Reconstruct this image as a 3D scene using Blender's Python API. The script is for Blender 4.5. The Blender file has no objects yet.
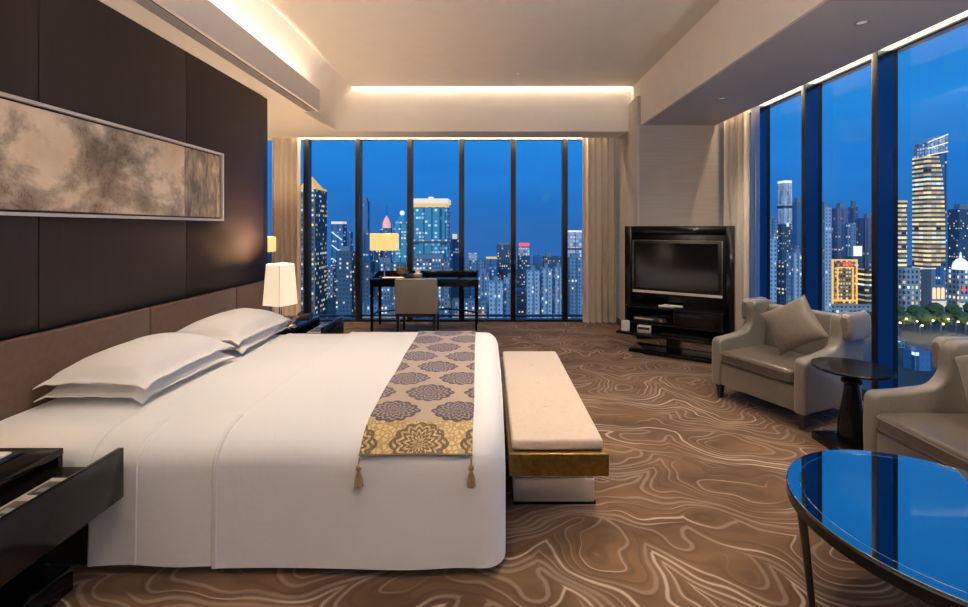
import bpy, bmesh, math, random
from mathutils import Vector, Matrix, noise
from math import sin, cos, pi, radians, sqrt, atan2

R = random.Random(11)
SC = bpy.context.scene
COL = SC.collection
EXPO = 1.0
CAM_H, F = 1.5, 450.0          # camera height, focal length in pixels of a 968 px wide frame

# ------------------------------------------------------------------ mesh helper
class MB:
    def __init__(s):
        s.bm = bmesh.new()
    def _add(s, t, M=None):
        if M is not None:
            t.transform(M)
        me = bpy.data.meshes.new('tmp')
        t.to_mesh(me); t.free()
        s.bm.from_mesh(me)
        bpy.data.meshes.remove(me)
        return s
    def box(s, x0, x1, y0, y1, z0, z1, bev=0.0, seg=2, M=None):
        t = bmesh.new()
        v = [t.verts.new((x, y, z)) for z in (z0, z1) for y in (y0, y1) for x in (x0, x1)]
        for f in ((0, 2, 3, 1), (4, 5, 7, 6), (0, 1, 5, 4), (1, 3, 7, 5), (3, 2, 6, 7), (2, 0, 4, 6)):
            t.faces.new([v[i] for i in f])
        if bev:
            bmesh.ops.bevel(t, geom=list(t.edges), offset=bev, segments=seg, profile=0.5, affect='EDGES')
        return s._add(t, M)
    def frustum(s, c, w0, d0, w1, d1, z0, z1, bev=0.0):
        t = bmesh.new()
        v = []
        for (w, d, z) in ((w0, d0, z0), (w1, d1, z1)):
            for (a, b) in ((-1, -1), (1, -1), (1, 1), (-1, 1)):
                v.append(t.verts.new((c[0] + a * w / 2, c[1] + b * d / 2, z)))
        for f in ((3, 2, 1, 0), (4, 5, 6, 7), (0, 1, 5, 4), (1, 2, 6, 5), (2, 3, 7, 6), (3, 0, 4, 7)):
            t.faces.new([v[i] for i in f])
        if bev:
            bmesh.ops.bevel(t, geom=list(t.edges), offset=bev, segments=2, profile=0.5, affect='EDGES')
        return s._add(t)
    def lathe(s, prof, seg=32, c=(0, 0, 0), sx=1.0, sy=1.0):
        t = bmesh.new()
        rings = []
        for (r, z) in prof:
            if r < 1e-6:
                rings.append([t.verts.new((c[0], c[1], c[2] + z))])
            else:
                rings.append([t.verts.new((c[0] + r * sx * cos(2 * pi * k / seg), c[1] + r * sy * sin(2 * pi * k / seg), c[2] + z)) for k in range(seg)])
        for a, b in zip(rings, rings[1:]):
            for k in range(seg):
                k2 = (k + 1) % seg
                if len(a) == 1 and len(b) == 1: continue
                if len(a) == 1: t.faces.new((a[0], b[k2], b[k]))
                elif len(b) == 1: t.faces.new((a[k], a[k2], b[0]))
                else: t.faces.new((a[k], a[k2], b[k2], b[k]))
        if len(rings[0]) > 1: t.faces.new(list(reversed(rings[0])))
        if len(rings[-1]) > 1: t.faces.new(rings[-1])
        return s._add(t)
    def cyl(s, c, r, h, seg=24, bev=0.0):
        if bev:
            return s.lathe([(r - bev, 0), (r, bev), (r, h - bev), (r - bev, h)], seg, c)
        return s.lathe([(r, 0), (r, h)], seg, c)
    def ball(s, c, r, seg=16, sz=1.0):
        n = 8
        return s.lathe([(r * sin(pi * k / n), -r * sz * cos(pi * k / n)) for k in range(n + 1)], seg, c)
    def tube(s, pts, r, seg=8):
        t = bmesh.new()
        pts = [Vector(p) for p in pts]
        rings = []
        for i, p in enumerate(pts):
            d = (pts[min(i + 1, len(pts) - 1)] - pts[max(i - 1, 0)]).normalized()
            u = d.orthogonal().normalized() if i == 0 else (u - d * u.dot(d)).normalized()
            w = d.cross(u)
            rr = r[i] if isinstance(r, (list, tuple)) else r
            rings.append([t.verts.new(p + (u * cos(2 * pi * k / seg) + w * sin(2 * pi * k / seg)) * rr) for k in range(seg)])
        for a, b in zip(rings, rings[1:]):
            for k in range(seg):
                t.faces.new((a[k], a[(k + 1) % seg], b[(k + 1) % seg], b[k]))
        t.faces.new(list(reversed(rings[0]))); t.faces.new(rings[-1])
        return s._add(t)
    def prism(s, pts, axis, a0, a1, bev=0.0, seg=2, M=None):
        t = bmesh.new()
        def P(p, a):
            return {'x': (a, p[0], p[1]), 'y': (p[0], a, p[1]), 'z': (p[0], p[1], a)}[axis]
        A = [t.verts.new(P(p, a0)) for p in pts]
        B = [t.verts.new(P(p, a1)) for p in pts]
        n = len(pts)
        t.faces.new(list(reversed(A))); t.faces.new(B)
        for k in range(n):
            t.faces.new((A[k], A[(k + 1) % n], B[(k + 1) % n], B[k]))
        bmesh.ops.recalc_face_normals(t, faces=list(t.faces))
        if bev:
            ed = [e for e in t.edges if (e.verts[0] in A) == (e.verts[1] in A)]
            bmesh.ops.bevel(t, geom=ed, offset=bev, segments=seg, profile=0.5, affect='EDGES')
        return s._add(t, M)
    def grid(s, rows, close=False, uv=None):
        """rows: list of lists of points, skinned as quads"""
        t = bmesh.new()
        V = [[t.verts.new(p) for p in row] for row in rows]
        for i in range(len(V) - 1):
            m = len(V[i])
            for k in range(m if close else m - 1):
                k2 = (k + 1) % m
                t.faces.new((V[i][k], V[i][k2], V[i + 1][k2], V[i + 1][k]))
        if uv:
            L = t.loops.layers.uv.new('UVMap')
            idx = {}
            for i, row in enumerate(V):
                for k, v in enumerate(row): idx[v] = uv[i][k]
            for f in t.faces:
                for l in f.loops: l[L].uv = idx[l.vert]
        return s._add(t)
    def loft(s, rings):
        t = bmesh.new()
        V = [[t.verts.new(p) for p in row] for row in rings]
        for a, b in zip(V, V[1:]):
            m = len(a)
            for k in range(m):
                t.faces.new((a[k], a[(k + 1) % m], b[(k + 1) % m], b[k]))
        t.faces.new(list(reversed(V[0]))); t.faces.new(V[-1])
        bmesh.ops.recalc_face_normals(t, faces=list(t.faces))
        return s._add(t)
    def build(s, name, mat, parent=None, loc=(0, 0, 0), rotz=0, recalc=True, angle=35, label=None):
        if recalc:
            bmesh.ops.recalc_face_normals(s.bm, faces=list(s.bm.faces))
        lim = radians(angle)
        for f in s.bm.faces: f.smooth = True
        for e in s.bm.edges:
            e.smooth = len(e.link_faces) == 2 and e.calc_face_angle(0) < lim
        me = bpy.data.meshes.new(name)
        s.bm.to_mesh(me); s.bm.free()
        o = bpy.data.objects.new(name, me)
        COL.objects.link(o)
        me.materials.append(M[mat] if isinstance(mat, str) else mat)
        o.location = loc; o.rotation_euler = (0, 0, rotz)
        if parent is not None: o.parent = parent
        if label: o['label'] = label
        return o

def tag(o, label, cat, group=None, kind=None):
    o['label'] = label; o['category'] = cat
    if group: o['group'] = group
    if kind: o['kind'] = kind
    return o
def thing(name, label, cat, loc=(0, 0, 0), rotz=0, group=None):
    o = bpy.data.objects.new(name, None)
    o.empty_display_size = 0.1
    COL.objects.link(o)
    o.location = loc; o.rotation_euler = (0, 0, rotz)
    return tag(o, label, cat, group)
def struct(o):
    o['kind'] = 'structure'; return o
def dup(root, loc, rotz, label, group=None):
    r = root.copy(); COL.objects.link(r)
    r.location = loc; r.rotation_euler = (0, 0, rotz); r['label'] = label
    if group: r['group'] = group
    for ch in list(root.children):
        c = ch.copy(); COL.objects.link(c); c.parent = r
        for g in list(ch.children):
            d = g.copy(); COL.objects.link(d); d.parent = c
    return r

# ------------------------------------------------------------------ node helper
class NT:
    def __init__(s, mat):
        s.t = mat.node_tree
        s.bsdf = s.t.nodes.get('Principled BSDF')
    def n(s, typ, **kw):
        nd = s.t.nodes.new(typ)
        for k, v in kw.items(): setattr(nd, k, v)
        return nd
    def lk(s, a, b): s.t.links.new(a, b)
    def _in(s, sock, v):
        if isinstance(v, bpy.types.NodeSocket): s.lk(v, sock)
        else: sock.default_value = v
    def m(s, op, a, b=0.0, c=None):
        nd = s.n('ShaderNodeMath', operation=op)
        s._in(nd.inputs[0], a); s._in(nd.inputs[1], b)
        if c is not None: s._in(nd.inputs[2], c)
        return nd.outputs[0]
    def mix(s, f, a, b):
        nd = s.n('ShaderNodeMix', data_type='RGBA')
        s._in(nd.inputs[0], f)
        s._in(nd.inputs[6], a if not isinstance(a, tuple) else (*a, 1)); s._in(nd.inputs[7], b if not isinstance(b, tuple) else (*b, 1))
        return nd.outputs[2]
    def coord(s, kind='Object'):
        return s.n('ShaderNodeTexCoord').outputs[kind]
    def xyz(s, v):
        nd = s.n('ShaderNodeSeparateXYZ'); s.lk(v, nd.inputs[0]); return nd.outputs
    def vec(s, x, y, z=0.0):
        nd = s.n('ShaderNodeCombineXYZ')
        for i, q in enumerate((x, y, z)): s._in(nd.inputs[i], q)
        return nd.outputs[0]
    def mapping(s, v, scale=(1, 1, 1), rot=(0, 0, 0), loc=(0, 0, 0)):
        nd = s.n('ShaderNodeMapping'); s.lk(v, nd.inputs[0])
        nd.inputs['Scale'].default_value = scale; nd.inputs['Rotation'].default_value = rot; nd.inputs['Location'].default_value = loc
        return nd.outputs[0]
    def noise(s, v, scale, detail=3, rough=0.5, dist=0.0, col=False):
        nd = s.n('ShaderNodeTexNoise'); s.lk(v, nd.inputs['Vector'])
        nd.inputs['Scale'].default_value = scale; nd.inputs['Detail'].default_value = detail
        nd.inputs['Roughness'].default_value = rough; nd.inputs['Distortion'].default_value = dist
        return nd.outputs[1 if col else 0]
    def ramp(s, f, stops, interp='LINEAR'):
        nd = s.n('ShaderNodeValToRGB'); s._in(nd.inputs[0], f)
        e = nd.color_ramp.elements; nd.color_ramp.interpolation = interp
        while len(e) < len(stops): e.new(0.5)
        for k, (p, c) in enumerate(stops):
            e[k].position = p; e[k].color = (*c, 1) if isinstance(c, tuple) else (c, c, c, 1)
        return nd.outputs[0]
    def bump(s, h, strength, dist=0.01):
        nd = s.n('ShaderNodeBump'); nd.inputs['Strength'].default_value = strength; nd.inputs['Distance'].default_value = dist
        s.lk(h, nd.inputs['Height']); s.lk(nd.outputs[0], s.bsdf.inputs['Normal'])
    def base(s, c): s._in(s.bsdf.inputs['Base Color'], c)

M = {}
def mat(name, col=(0.5, 0.5, 0.5), rough=0.5, metal=0.0, spec=0.5, coat=0.0, sheen=0.0, emit=None, es=0.0, trans=0.0):
    m = bpy.data.materials.new(name); m.use_nodes = True
    b = m.node_tree.nodes['Principled BSDF']
    b.inputs['Base Color'].default_value = (*col, 1); b.inputs['Roughness'].default_value = rough
    b.inputs['Metallic'].default_value = metal; b.inputs['Specular IOR Level'].default_value = spec
    b.inputs['Coat Weight'].default_value = coat; b.inputs['Coat Roughness'].default_value = 0.03
    b.inputs['Sheen Weight'].default_value = sheen
    b.inputs['Transmission Weight'].default_value = trans
    if emit: b.inputs['Emission Color'].default_value = (*emit, 1); b.inputs['Emission Strength'].default_value = es
    M[name] = m
    return m
def speckle(name, c1, c2, scale, stretch=(1, 1, 1), bump=0.1, dist=0.002, **kw):
    m = mat(name, c1, **kw); n = NT(m)
    v = n.mapping(n.coord('Object'), stretch)
    f = n.noise(v, scale, 4, 0.6)
    n.base(n.mix(n.ramp(f, [(0.3, 0.0), (0.7, 1.0)]), c1, c2))
    if bump: n.bump(f, bump, dist)
    return m

# ------------------------------------------------------------------ materials
speckle('plaster', (0.76, 0.69, 0.61), (0.79, 0.72, 0.64), 6, bump=0.03, rough=0.85, spec=0.2)
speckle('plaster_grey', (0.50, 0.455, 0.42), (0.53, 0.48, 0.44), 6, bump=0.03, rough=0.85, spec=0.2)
speckle('brown_panel', (0.036, 0.0225, 0.0195), (0.028, 0.0175, 0.0155), 60, (1, 3, 0.05), 0.06, rough=0.55, spec=0.35)
speckle('black_trim', (0.012, 0.010, 0.010), (0.016, 0.013, 0.012), 30, bump=0, rough=0.4)
speckle('tan_leather', (0.155, 0.092, 0.062), (0.125, 0.073, 0.049), 25, (1, 1, 1), 0.08, rough=0.42, spec=0.4)
speckle('taupe_wallpaper', (0.44, 0.395, 0.35), (0.37, 0.33, 0.29), 40, (0.06, 0.06, 2.5), 0.12, rough=0.75, spec=0.25)
speckle('curtain_cloth', (0.74, 0.66, 0.56), (0.68, 0.60, 0.50), 80, (4, 4, 0.1), 0.1, rough=0.85, spec=0.2, sheen=0.2)
speckle('satin_taupe', (0.205, 0.182, 0.148), (0.172, 0.152, 0.123), 70, (1, 1, 1), 0.06, rough=0.36, spec=0.5, sheen=0.25)
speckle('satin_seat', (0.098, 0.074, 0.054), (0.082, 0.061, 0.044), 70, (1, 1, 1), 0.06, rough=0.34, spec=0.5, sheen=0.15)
speckle('cushion_satin', (0.175, 0.142, 0.105), (0.14, 0.112, 0.083), 30, (1, 1, 1), 0.25, rough=0.5, spec=0.5, sheen=0.2)
speckle('chair_leather', (0.33, 0.295, 0.25), (0.29, 0.26, 0.22), 90, bump=0.05, rough=0.45)
speckle('bench_satin', (0.60, 0.475, 0.36), (0.54, 0.425, 0.32), 50, bump=0.06, rough=0.5, sheen=0.2)
speckle('hammered_brass', (0.30, 0.20, 0.065), (0.17, 0.11, 0.035), 45, bump=0.5, dist=0.004, rough=0.34, metal=1.0)
mat('mirror_steel', (0.78, 0.76, 0.72), 0.06, 1.0)
mat('brushed_steel', (0.86, 0.85, 0.83), 0.34, 0.75)
mat('chrome', (0.8, 0.8, 0.8), 0.12, 1.0)
mat('silver_frame', (0.66, 0.63, 0.58), 0.42, 0.35)
mat('black_lacquer', (0.006, 0.0055, 0.0055), 0.14, 0.0, 0.38)
mat('espresso_wood', (0.018, 0.013, 0.011), 0.28, 0.0, 0.5, coat=0.2)
mat('tv_bezel', (0.012, 0.012, 0.013), 0.2)
mat('tv_edge', (0.22, 0.22, 0.22), 0.25, 0.9)
mat('tv_screen', (0.003, 0.003, 0.0035), 0.12, 0, 0.6)
mat('mullion_metal', (0.012, 0.014, 0.018), 0.35, 0.0, 0.35)
mat('sky_tinted_metal', (0.085, 0.125, 0.19), 0.18, 1.0)  # blue of the reflected sky put into the metal colour
mat('white_plastic', (0.75, 0.74, 0.71), 0.4)
mat('grey_plastic', (0.30, 0.30, 0.30), 0.4)
mat('switch_grey', (0.05, 0.052, 0.055), 0.35)
mat('dark_plastic', (0.02, 0.02, 0.022), 0.35)
mat('paper', (0.85, 0.83, 0.78), 0.7)
mat('red_glow', (0.1, 0.0, 0.0), 0.5, emit=(1.0, 0.07, 0.09), es=0.9)
mat('warm_glow', (0.4, 0.3, 0.2), 0.5, emit=(1.0, 0.66, 0.30), es=0.6)
mat('white_glow', (0.5, 0.5, 0.5), 0.5, emit=(1.0, 0.93, 0.82), es=0.48)
mat('downlight_lens', (0.8, 0.75, 0.7), 0.4, emit=(1.0, 0.8, 0.6), es=0.12)
mat('bronze_frame', (0.22, 0.16, 0.08), 0.35, 0.8)

def mk_linen(name, c1, c2):
    m = mat(name, c1, 0.8, 0, 0.2, sheen=0.15); n = NT(m)
    co = n.coord('Object')
    w = n.noise(n.mapping(co, (1.2, 3.0, 60)), 2.0, 3)
    wr = n.noise(n.mapping(co, (2.2, 1.0, 2.0)), 2.4, 4, 0.55, 0.8)
    n.base(n.mix(n.noise(co, 2.0, 2), c1, c2))
    n.bump(n.m('ADD', n.m('MULTIPLY', w, 0.10), wr), 0.28, 0.02)
mk_linen('white_linen', (0.85, 0.84, 0.835), (0.81, 0.80, 0.795))
mk_linen('pillow_linen', (0.83, 0.80, 0.765), (0.79, 0.76, 0.725))

# carpet: brown pile with pale wandering contour lines
def mk_carpet():
    m = mat('carpet_pile', (0.1, 0.07, 0.05), 0.95, 0, 0.1, sheen=0.1); n = NT(m)
    co = n.coord('Object'); x, y, z = n.xyz(co)
    def H(dx, dy):      # height whose contour lines make the wood-grain figure
        q = n.mapping(co, loc=(dx, dy, 0)); qx, qy, _ = n.xyz(q)
        warp = n.noise(n.mapping(q, (0.55, 0.9, 1)), 1.5, 0.0, 0.5, 0.0)
        ridge = n.m('ABSOLUTE', n.m('SUBTRACT', n.noise(n.mapping(q, (0.85, 1.0, 1), loc=(6, 3, 0)), 1.9, 0.0), 0.5))
        fine = n.noise(n.mapping(q, (1.0, 1.2, 1), loc=(4, 1, 0)), 5.5, 0.0, 0.5, 0.0)
        return n.m('ADD', n.m('ADD', n.m('MULTIPLY', qy, 12.5), n.m('MULTIPLY', qx, 3.5)), n.m('ADD', n.m('ADD', n.m('MULTIPLY', warp, 4.0), n.m('MULTIPLY', ridge, 21.0)), n.m('MULTIPLY', fine, 2.4)))
    E = 0.01
    h = H(0, 0); gx = n.m('SUBTRACT', H(E, 0), h); gy = n.m('SUBTRACT', H(0, E), h)
    grad = n.m('MAXIMUM', n.m('DIVIDE', n.m('SQRT', n.m('ADD', n.m('MULTIPLY', gx, gx), n.m('MULTIPLY', gy, gy))), E), 2.0)
    def lines(off, w, soft, seed, lo, hi):
        hh = n.m('ADD', h, off)
        d = n.m('DIVIDE', n.m('ABSOLUTE', n.m('SUBTRACT', n.m('FRACT', hh), 0.5)), grad)      # metres from the line
        # every line has its own stretches where it shows and where it fades out
        seg = n.noise(n.vec(n.m('MULTIPLY', x, 1.5), n.m('MULTIPLY', n.m('FLOOR', hh), 5.37), n.m('ADD', n.m('MULTIPLY', y, 0.5), seed)), 1.0, 1.0)
        wid = n.m('MULTIPLY', n.ramp(seg, [(lo, 0.0), (hi, 1.0)]), w)
        return n.m('MINIMUM', 1.0, n.m('MAXIMUM', 0.0, n.m('DIVIDE', n.m('SUBTRACT', wid, d), soft)))
    l1 = lines(0.0, 0.010, 0.006, 3.0, 0.50, 0.66); l2 = lines(0.0, 0.014, 0.008, 11.0, 0.36, 0.54)
    patch = n.noise(n.mapping(co, (0.6, 1.2, 1), loc=(9, 2, 0)), 2.2, 3, 0.5, 0.6)
    body = n.mix(n.ramp(patch, [(0.32, 0.0), (0.68, 1.0)]), (0.080, 0.042, 0.021), (0.178, 0.098, 0.049))
    shade = n.ramp(n.m('FRACT', n.m('ADD', h, 0.25)), [(0.25, 0.0), (0.5, 1.0), (0.75, 0.0)])
    body = n.mix(n.m('MULTIPLY', shade, 0.40), body, (0.052, 0.029, 0.018))
    pile = n.noise(co, 180, 2)
    body = n.mix(n.m('MULTIPLY', l2, 0.36), body, (0.34, 0.255, 0.20))
    col = n.mix(n.m('MULTIPLY', l1, 0.52), body, (0.54, 0.42, 0.33))
    n.base(col)
    n.bump(n.m('ADD', n.m('MULTIPLY', pile, 0.5), n.m('MULTIPLY', l1, 0.4)), 0.35, 0.008)
mk_carpet()

# painting: misty ink-wash stains on a sand ground, with a darker end panel (object space, y along the wall)
def mk_painting():
    m = mat('ink_wash_painting', (0.5, 0.4, 0.3), 0.6, 0, 0.3); n = NT(m)
    co = n.coord('Object'); x, y, z = n.xyz(co)
    ground = n.mix(n.ramp(n.noise(co, 1.7, 4, 0.55, 0.3), [(0.35, 0.0), (0.65, 1.0)]), (0.92, 0.80, 0.64), (0.70, 0.52, 0.35))
    blot = n.noise(n.mapping(co, (1, 1.0, 1.1), loc=(0.2, 0.62, 0.1)), 2.1, 7, 0.62, 0.25)
    low = n.ramp(n.m('ADD', n.m('MULTIPLY', z, -1.0), 0.3), [(0.0, 0.0), (0.45, 0.13)])
    f = n.ramp(n.m('ADD', blot, low), [(0.52, 0.0), (0.59, 0.5), (0.71, 0.9)])
    c = n.mix(f, ground, (0.17, 0.122, 0.088))
    ink = n.noise(n.mapping(co, (1, 2.0, 1.4), loc=(1, 2, 0)), 7.0, 6, 0.75, 0.9)
    ink_m = n.ramp(n.m('ABSOLUTE', n.m('SUBTRACT', ink, 0.5)), [(0.0, 1.0), (0.022, 0.0)])
    c = n.mix(n.m('MULTIPLY', n.m('MULTIPLY', ink_m, n.ramp(f, [(0.3, 0.0), (0.8, 1.0)])), 0.8), c, (0.05, 0.04, 0.035))
    dk = n.noise(n.mapping(co, (1, 3, 1.0), loc=(5, 1, 2)), 3.4, 7, 0.68, 0.4)
    end = n.ramp(dk, [(0.36, (0.62, 0.49, 0.33)), (0.47, (0.34, 0.28, 0.21)), (0.60, (0.13, 0.12, 0.105))])
    c = n.mix(n.m('GREATER_THAN', y, 0.56), c, end)
    n.base(c)
mk_painting()

# bed runner: staggered medallions (UV in metres: u across, v along)
def mk_runner():
    m = mat('damask_brocade', (0.5, 0.4, 0.3), 0.45, 0, 0.4, sheen=0.2); n = NT(m)
    u, v, _ = n.xyz(n.coord('UV'))
    def medal(u0, v0):
        cu = n.m('SUBTRACT', n.m('FRACT', n.m('ADD', n.m('DIVIDE', u, 0.31), u0)), 0.5)
        cv = n.m('SUBTRACT', n.m('FRACT', n.m('ADD', n.m('DIVIDE', v, 0.46), v0)), 0.5)
        a = n.m('DIVIDE', n.m('MULTIPLY', cu, 0.31), 0.118)
        b = n.m('DIVIDE', n.m('MULTIPLY', cv, 0.46), 0.118)
        th = n.m('ARCTAN2', b, a)
        r = n.m('SQRT', n.m('ADD', n.m('MULTIPLY', a, a), n.m('MULTIPLY', b, b)))
        lob = n.m('MULTIPLY', n.m('ABSOLUTE', n.m('COSINE', n.m('MULTIPLY', th, 6.0))), 0.13)
        spike = n.m('MULTIPLY', n.m('POWER', n.m('ABSOLUTE', n.m('COSINE', th)), 14.0), 0.12)
        return n.m('SUBTRACT', r, n.m('ADD', n.m('ADD', lob, spike), 0.80)), r, th
    masks = None; fil = None
    for (u0, v0) in ((0.18, 0.89), (-0.31, 0.39)):
        e, r, th = medal(u0, v0)
        mk = n.m('LESS_THAN', e, 0.0)
        rim = n.m('LESS_THAN', n.m('ABSOLUTE', e), 0.06)
        pet = n.m('SINE', n.m('ADD', n.m('MULTIPLY', r, 24.0), n.m('MULTIPLY', n.m('SINE', n.m('MULTIPLY', th, 14.0)), 2.0)))
        inner = n.m('MULTIPLY', n.m('GREATER_THAN', pet, -0.1), mk)
        inner = n.m('MAXIMUM', inner, rim)
        masks = mk if masks is None else n.m('MAXIMUM', masks, mk)
        fil = inner if fil is None else n.m('MAXIMUM', fil, inner)
    ground = n.mix(n.noise(n.mapping(n.coord('UV'), (40, 40, 1)), 3, 3), (0.44, 0.335, 0.23), (0.52, 0.40, 0.275))
    c = n.mix(masks, ground, (0.36, 0.27, 0.235))
    c = n.mix(n.m('MULTIPLY', fil, 0.95), c, (0.048, 0.024, 0.026))
    # golden border band at the hem
    band = n.m('LESS_THAN', v, 0.175)
    vv = n.n('ShaderNodeTexVoronoi', feature='DISTANCE_TO_EDGE'); n.lk(n.coord('UV'), vv.inputs['Vector']); vv.inputs['Scale'].default_value = 45
    gold = n.mix(n.m('LESS_THAN', vv.outputs[0], 0.12), (0.62, 0.46, 0.22), (0.40, 0.27, 0.10))
    gold = n.mix(n.m('MULTIPLY', fil, 0.9), gold, (0.085, 0.045, 0.025))
    c = n.mix(band, c, gold)
    edge = n.m('LESS_THAN', v, 0.008)
    c = n.mix(edge, c, (0.12, 0.08, 0.035))
    n.base(c)
mk_runner()

def mk_glass():
    m = bpy.data.materials.new('window_glass'); m.use_nodes = True
    t = m.node_tree; t.nodes.clear()
    out = t.nodes.new('ShaderNodeOutputMaterial'); mx = t.nodes.new('ShaderNodeMixShader')
    tr = t.nodes.new('ShaderNodeBsdfTransparent'); gl = t.nodes.new('ShaderNodeBsdfGlossy'); fr = t.nodes.new('ShaderNodeFresnel')
    mu = t.nodes.new('ShaderNodeMath'); mu.operation = 'MULTIPLY'; mu.inputs[1].default_value = 0.04
    gl.inputs['Roughness'].default_value = 0.0; fr.inputs['IOR'].default_value = 1.45
    tr.inputs['Color'].default_value = (0.93, 0.96, 0.98, 1)
    t.links.new(fr.outputs[0], mu.inputs[0]); t.links.new(mu.outputs[0], mx.inputs[0])
    t.links.new(tr.outputs[0], mx.inputs[1]); t.links.new(gl.outputs[0], mx.inputs[2]); t.links.new(mx.outputs[0], out.inputs[0])
    M['window_glass'] = m
    # sheer net curtain
    m = bpy.data.materials.new('sheer_net'); m.use_nodes = True
    t = m.node_tree; t.nodes.clear()
    out = t.nodes.new('ShaderNodeOutputMaterial'); mx = t.nodes.new('ShaderNodeMixShader')
    tr = t.nodes.new('ShaderNodeBsdfTransparent'); df = t.nodes.new('ShaderNodeBsdfTranslucent'); mx.inputs[0].default_value = 0.55
    df.inputs['Color'].default_value = (0.8, 0.82, 0.85, 1)
    t.links.new(tr.outputs[0], mx.inputs[1]); t.links.new(df.outputs[0], mx.inputs[2]); t.links.new(mx.outputs[0], out.inputs[0])
    M['sheer_net'] = m
    # table mirror glass
    m = mat('black_mirror_glass', (0.34, 0.46, 0.52), 0.02, 1.0)
mk_glass()

def shade_mat(name, col, es):
    m = mat(name, col, 0.8, 0, 0.2, emit=col, es=es); n = NT(m)
    s = n.noise(n.mapping(n.coord('Object'), (60, 60, 0.6)), 4, 2)
    n.lk(n.mix(n.ramp(s, [(0.35, 0.0), (0.7, 1.0)]), tuple(c * 0.86 for c in col), col), n.bsdf.inputs['Emission Color'])
shade_mat('cream_shade', (1.0, 0.83, 0.60), 0.36)
shade_mat('amber_shade', (1.0, 0.67, 0.26), 0.44)

# ------------------------------------------------------------------ the room shell
struct(MB().box(-3.7, 3.6, -1.6, 7.45, -0.12, 0.0).build('floor', 'carpet_pile'))

wl = struct(MB().box(-2.62, -2.42, -1.6, 4.78, 0, 3.3).build('wall_left', 'black_trim'))
# upper brown panels and lower leather headboard panels
ys = [-1.6, 0.06, 1.23, 2.40, 3.567, 4.775]
for a, b in zip(ys, ys[1:]):
    MB().box(-2.42, -2.405, a + 0.003, b - 0.003, 0.955, 2.9, 0.003).build('upper_panel', 'brown_panel', wl)
MB().box(-2.62, -2.418, 4.78, 4.89, 0, 2.9).build('end_post', 'black_trim', wl)
struct(MB().box(-3.7, -2.62, 4.69, 4.89, 0, 3.3).build('wall_alcove', 'plaster'))
struct(MB().box(-3.9, -3.7, 4.69, 7.45, 0, 3.3).build('wall_far_left', 'taupe_wallpaper'))
struct(MB().box(-2.62, 3.6, -1.75, -1.6, 0, 3.7).build('wall_back', 'taupe_wallpaper'))

# corner pier behind the television (wallpapered) 
pier = struct(MB().box(2.01, 3.58, 6.12, 7.45, 0, 3.3).build('wall_right', 'taupe_wallpaper'))
MB().box(2.005, 2.03, 6.113, 6.14, 0, 2.9).build('corner_bead', 'plaster_grey', pier)
struct(MB().box(2.01, 3.3, 6.10, 6.12, 0, 0.09).build('baseboard_right', 'espresso_wood'))
struct(MB().box(1.99, 2.01, 6.10, 7.2, 0, 0.09).build('baseboard_pier', 'espresso_wood'))

# ceiling: raised panel, sloping cove, dropped soffits
ce = struct(MB().box(-2.0, 2.05, -1.6, 6.46, 3.53, 3.60).build('ceiling', 'plaster'))
MB().prism([(-2.44, 3.02), (-2.0, 3.53), (-2.0, 3.60), (-2.55, 3.60), (-2.55, 3.02)], 'y', -1.6, 6.53).build('cove_slope', 'plaster', ce)
# left box with an upstand hiding the cove strip
s_ = MB()
s_.box(-2.44, -2.05, -1.6, 5.42, 2.90, 2.93)
s_.box(-2.075, -2.05, -1.6, 5.42, 2.93, 3.16)
s_.build('bulkhead', 'plaster', ce)
# far soffit
s_ = MB()
s_.box(-3.7, 2.07, 6.53, 6.98, 2.90, 3.66)
s_.box(-3.7, -2.44, 4.89, 6.53, 2.90, 3.3)
s_.box(-2.44, -2.25, 5.42, 6.53, 2.90, 2.93)
s_.box(-3.7, 2.03, 6.98, 7.45, 3.10, 3.3)
s_.box(-2.0, 2.1, 6.40, 6.53, 3.62, 3.66)
s_.build('far_soffit', 'plaster', ce)
# right soffit: face towards the raised panel and underside
s_ = MB(); s_.box(2.05, 2.08, -1.6, 6.53, 2.90, 3.60); s_.build('coffer_face', 'plaster', ce)
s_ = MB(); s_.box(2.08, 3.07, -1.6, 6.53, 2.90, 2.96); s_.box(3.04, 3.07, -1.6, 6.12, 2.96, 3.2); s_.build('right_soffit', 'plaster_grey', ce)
s_ = MB(); s_.box(3.0, 3.58, -1.6, 6.12, 3.18, 3.24); s_.box(3.36, 3.50, -1.6, 6.12, 2.995, 3.18); s_.build('curtain_slot', 'plaster', ce)

# far window wall
w1 = struct(MB().box(-3.7, 2.01, 7.19, 7.31, 0.0, 0.035).build('window_1', 'mullion_metal'))
MB().box(-3.7, 2.01, 7.22, 7.30, 0.075, 0.10).build('bottom_rail', 'mullion_metal', w1)
MB().box(-3.7, 2.01, 7.19, 7.33, 2.92, 3.10).build('head_rail', 'plaster', w1)
mx = [-3.763 + 0.827 * k for k in range(7)] + [2.0]
for k, x in enumerate(mx[1:7]):
    MB().box(x - 0.04, x + 0.04, 7.17, 7.31, 0.035, 2.92, 0.004).build('mullion', 'mullion_metal', w1)
for a, b in zip([-3.7] + mx[1:7], mx[1:7] + [2.01]):
    MB().box(a + 0.03, b - 0.03, 7.245, 7.255, 0.035, 2.92).build('glass_pane', 'window_glass', w1)

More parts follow.
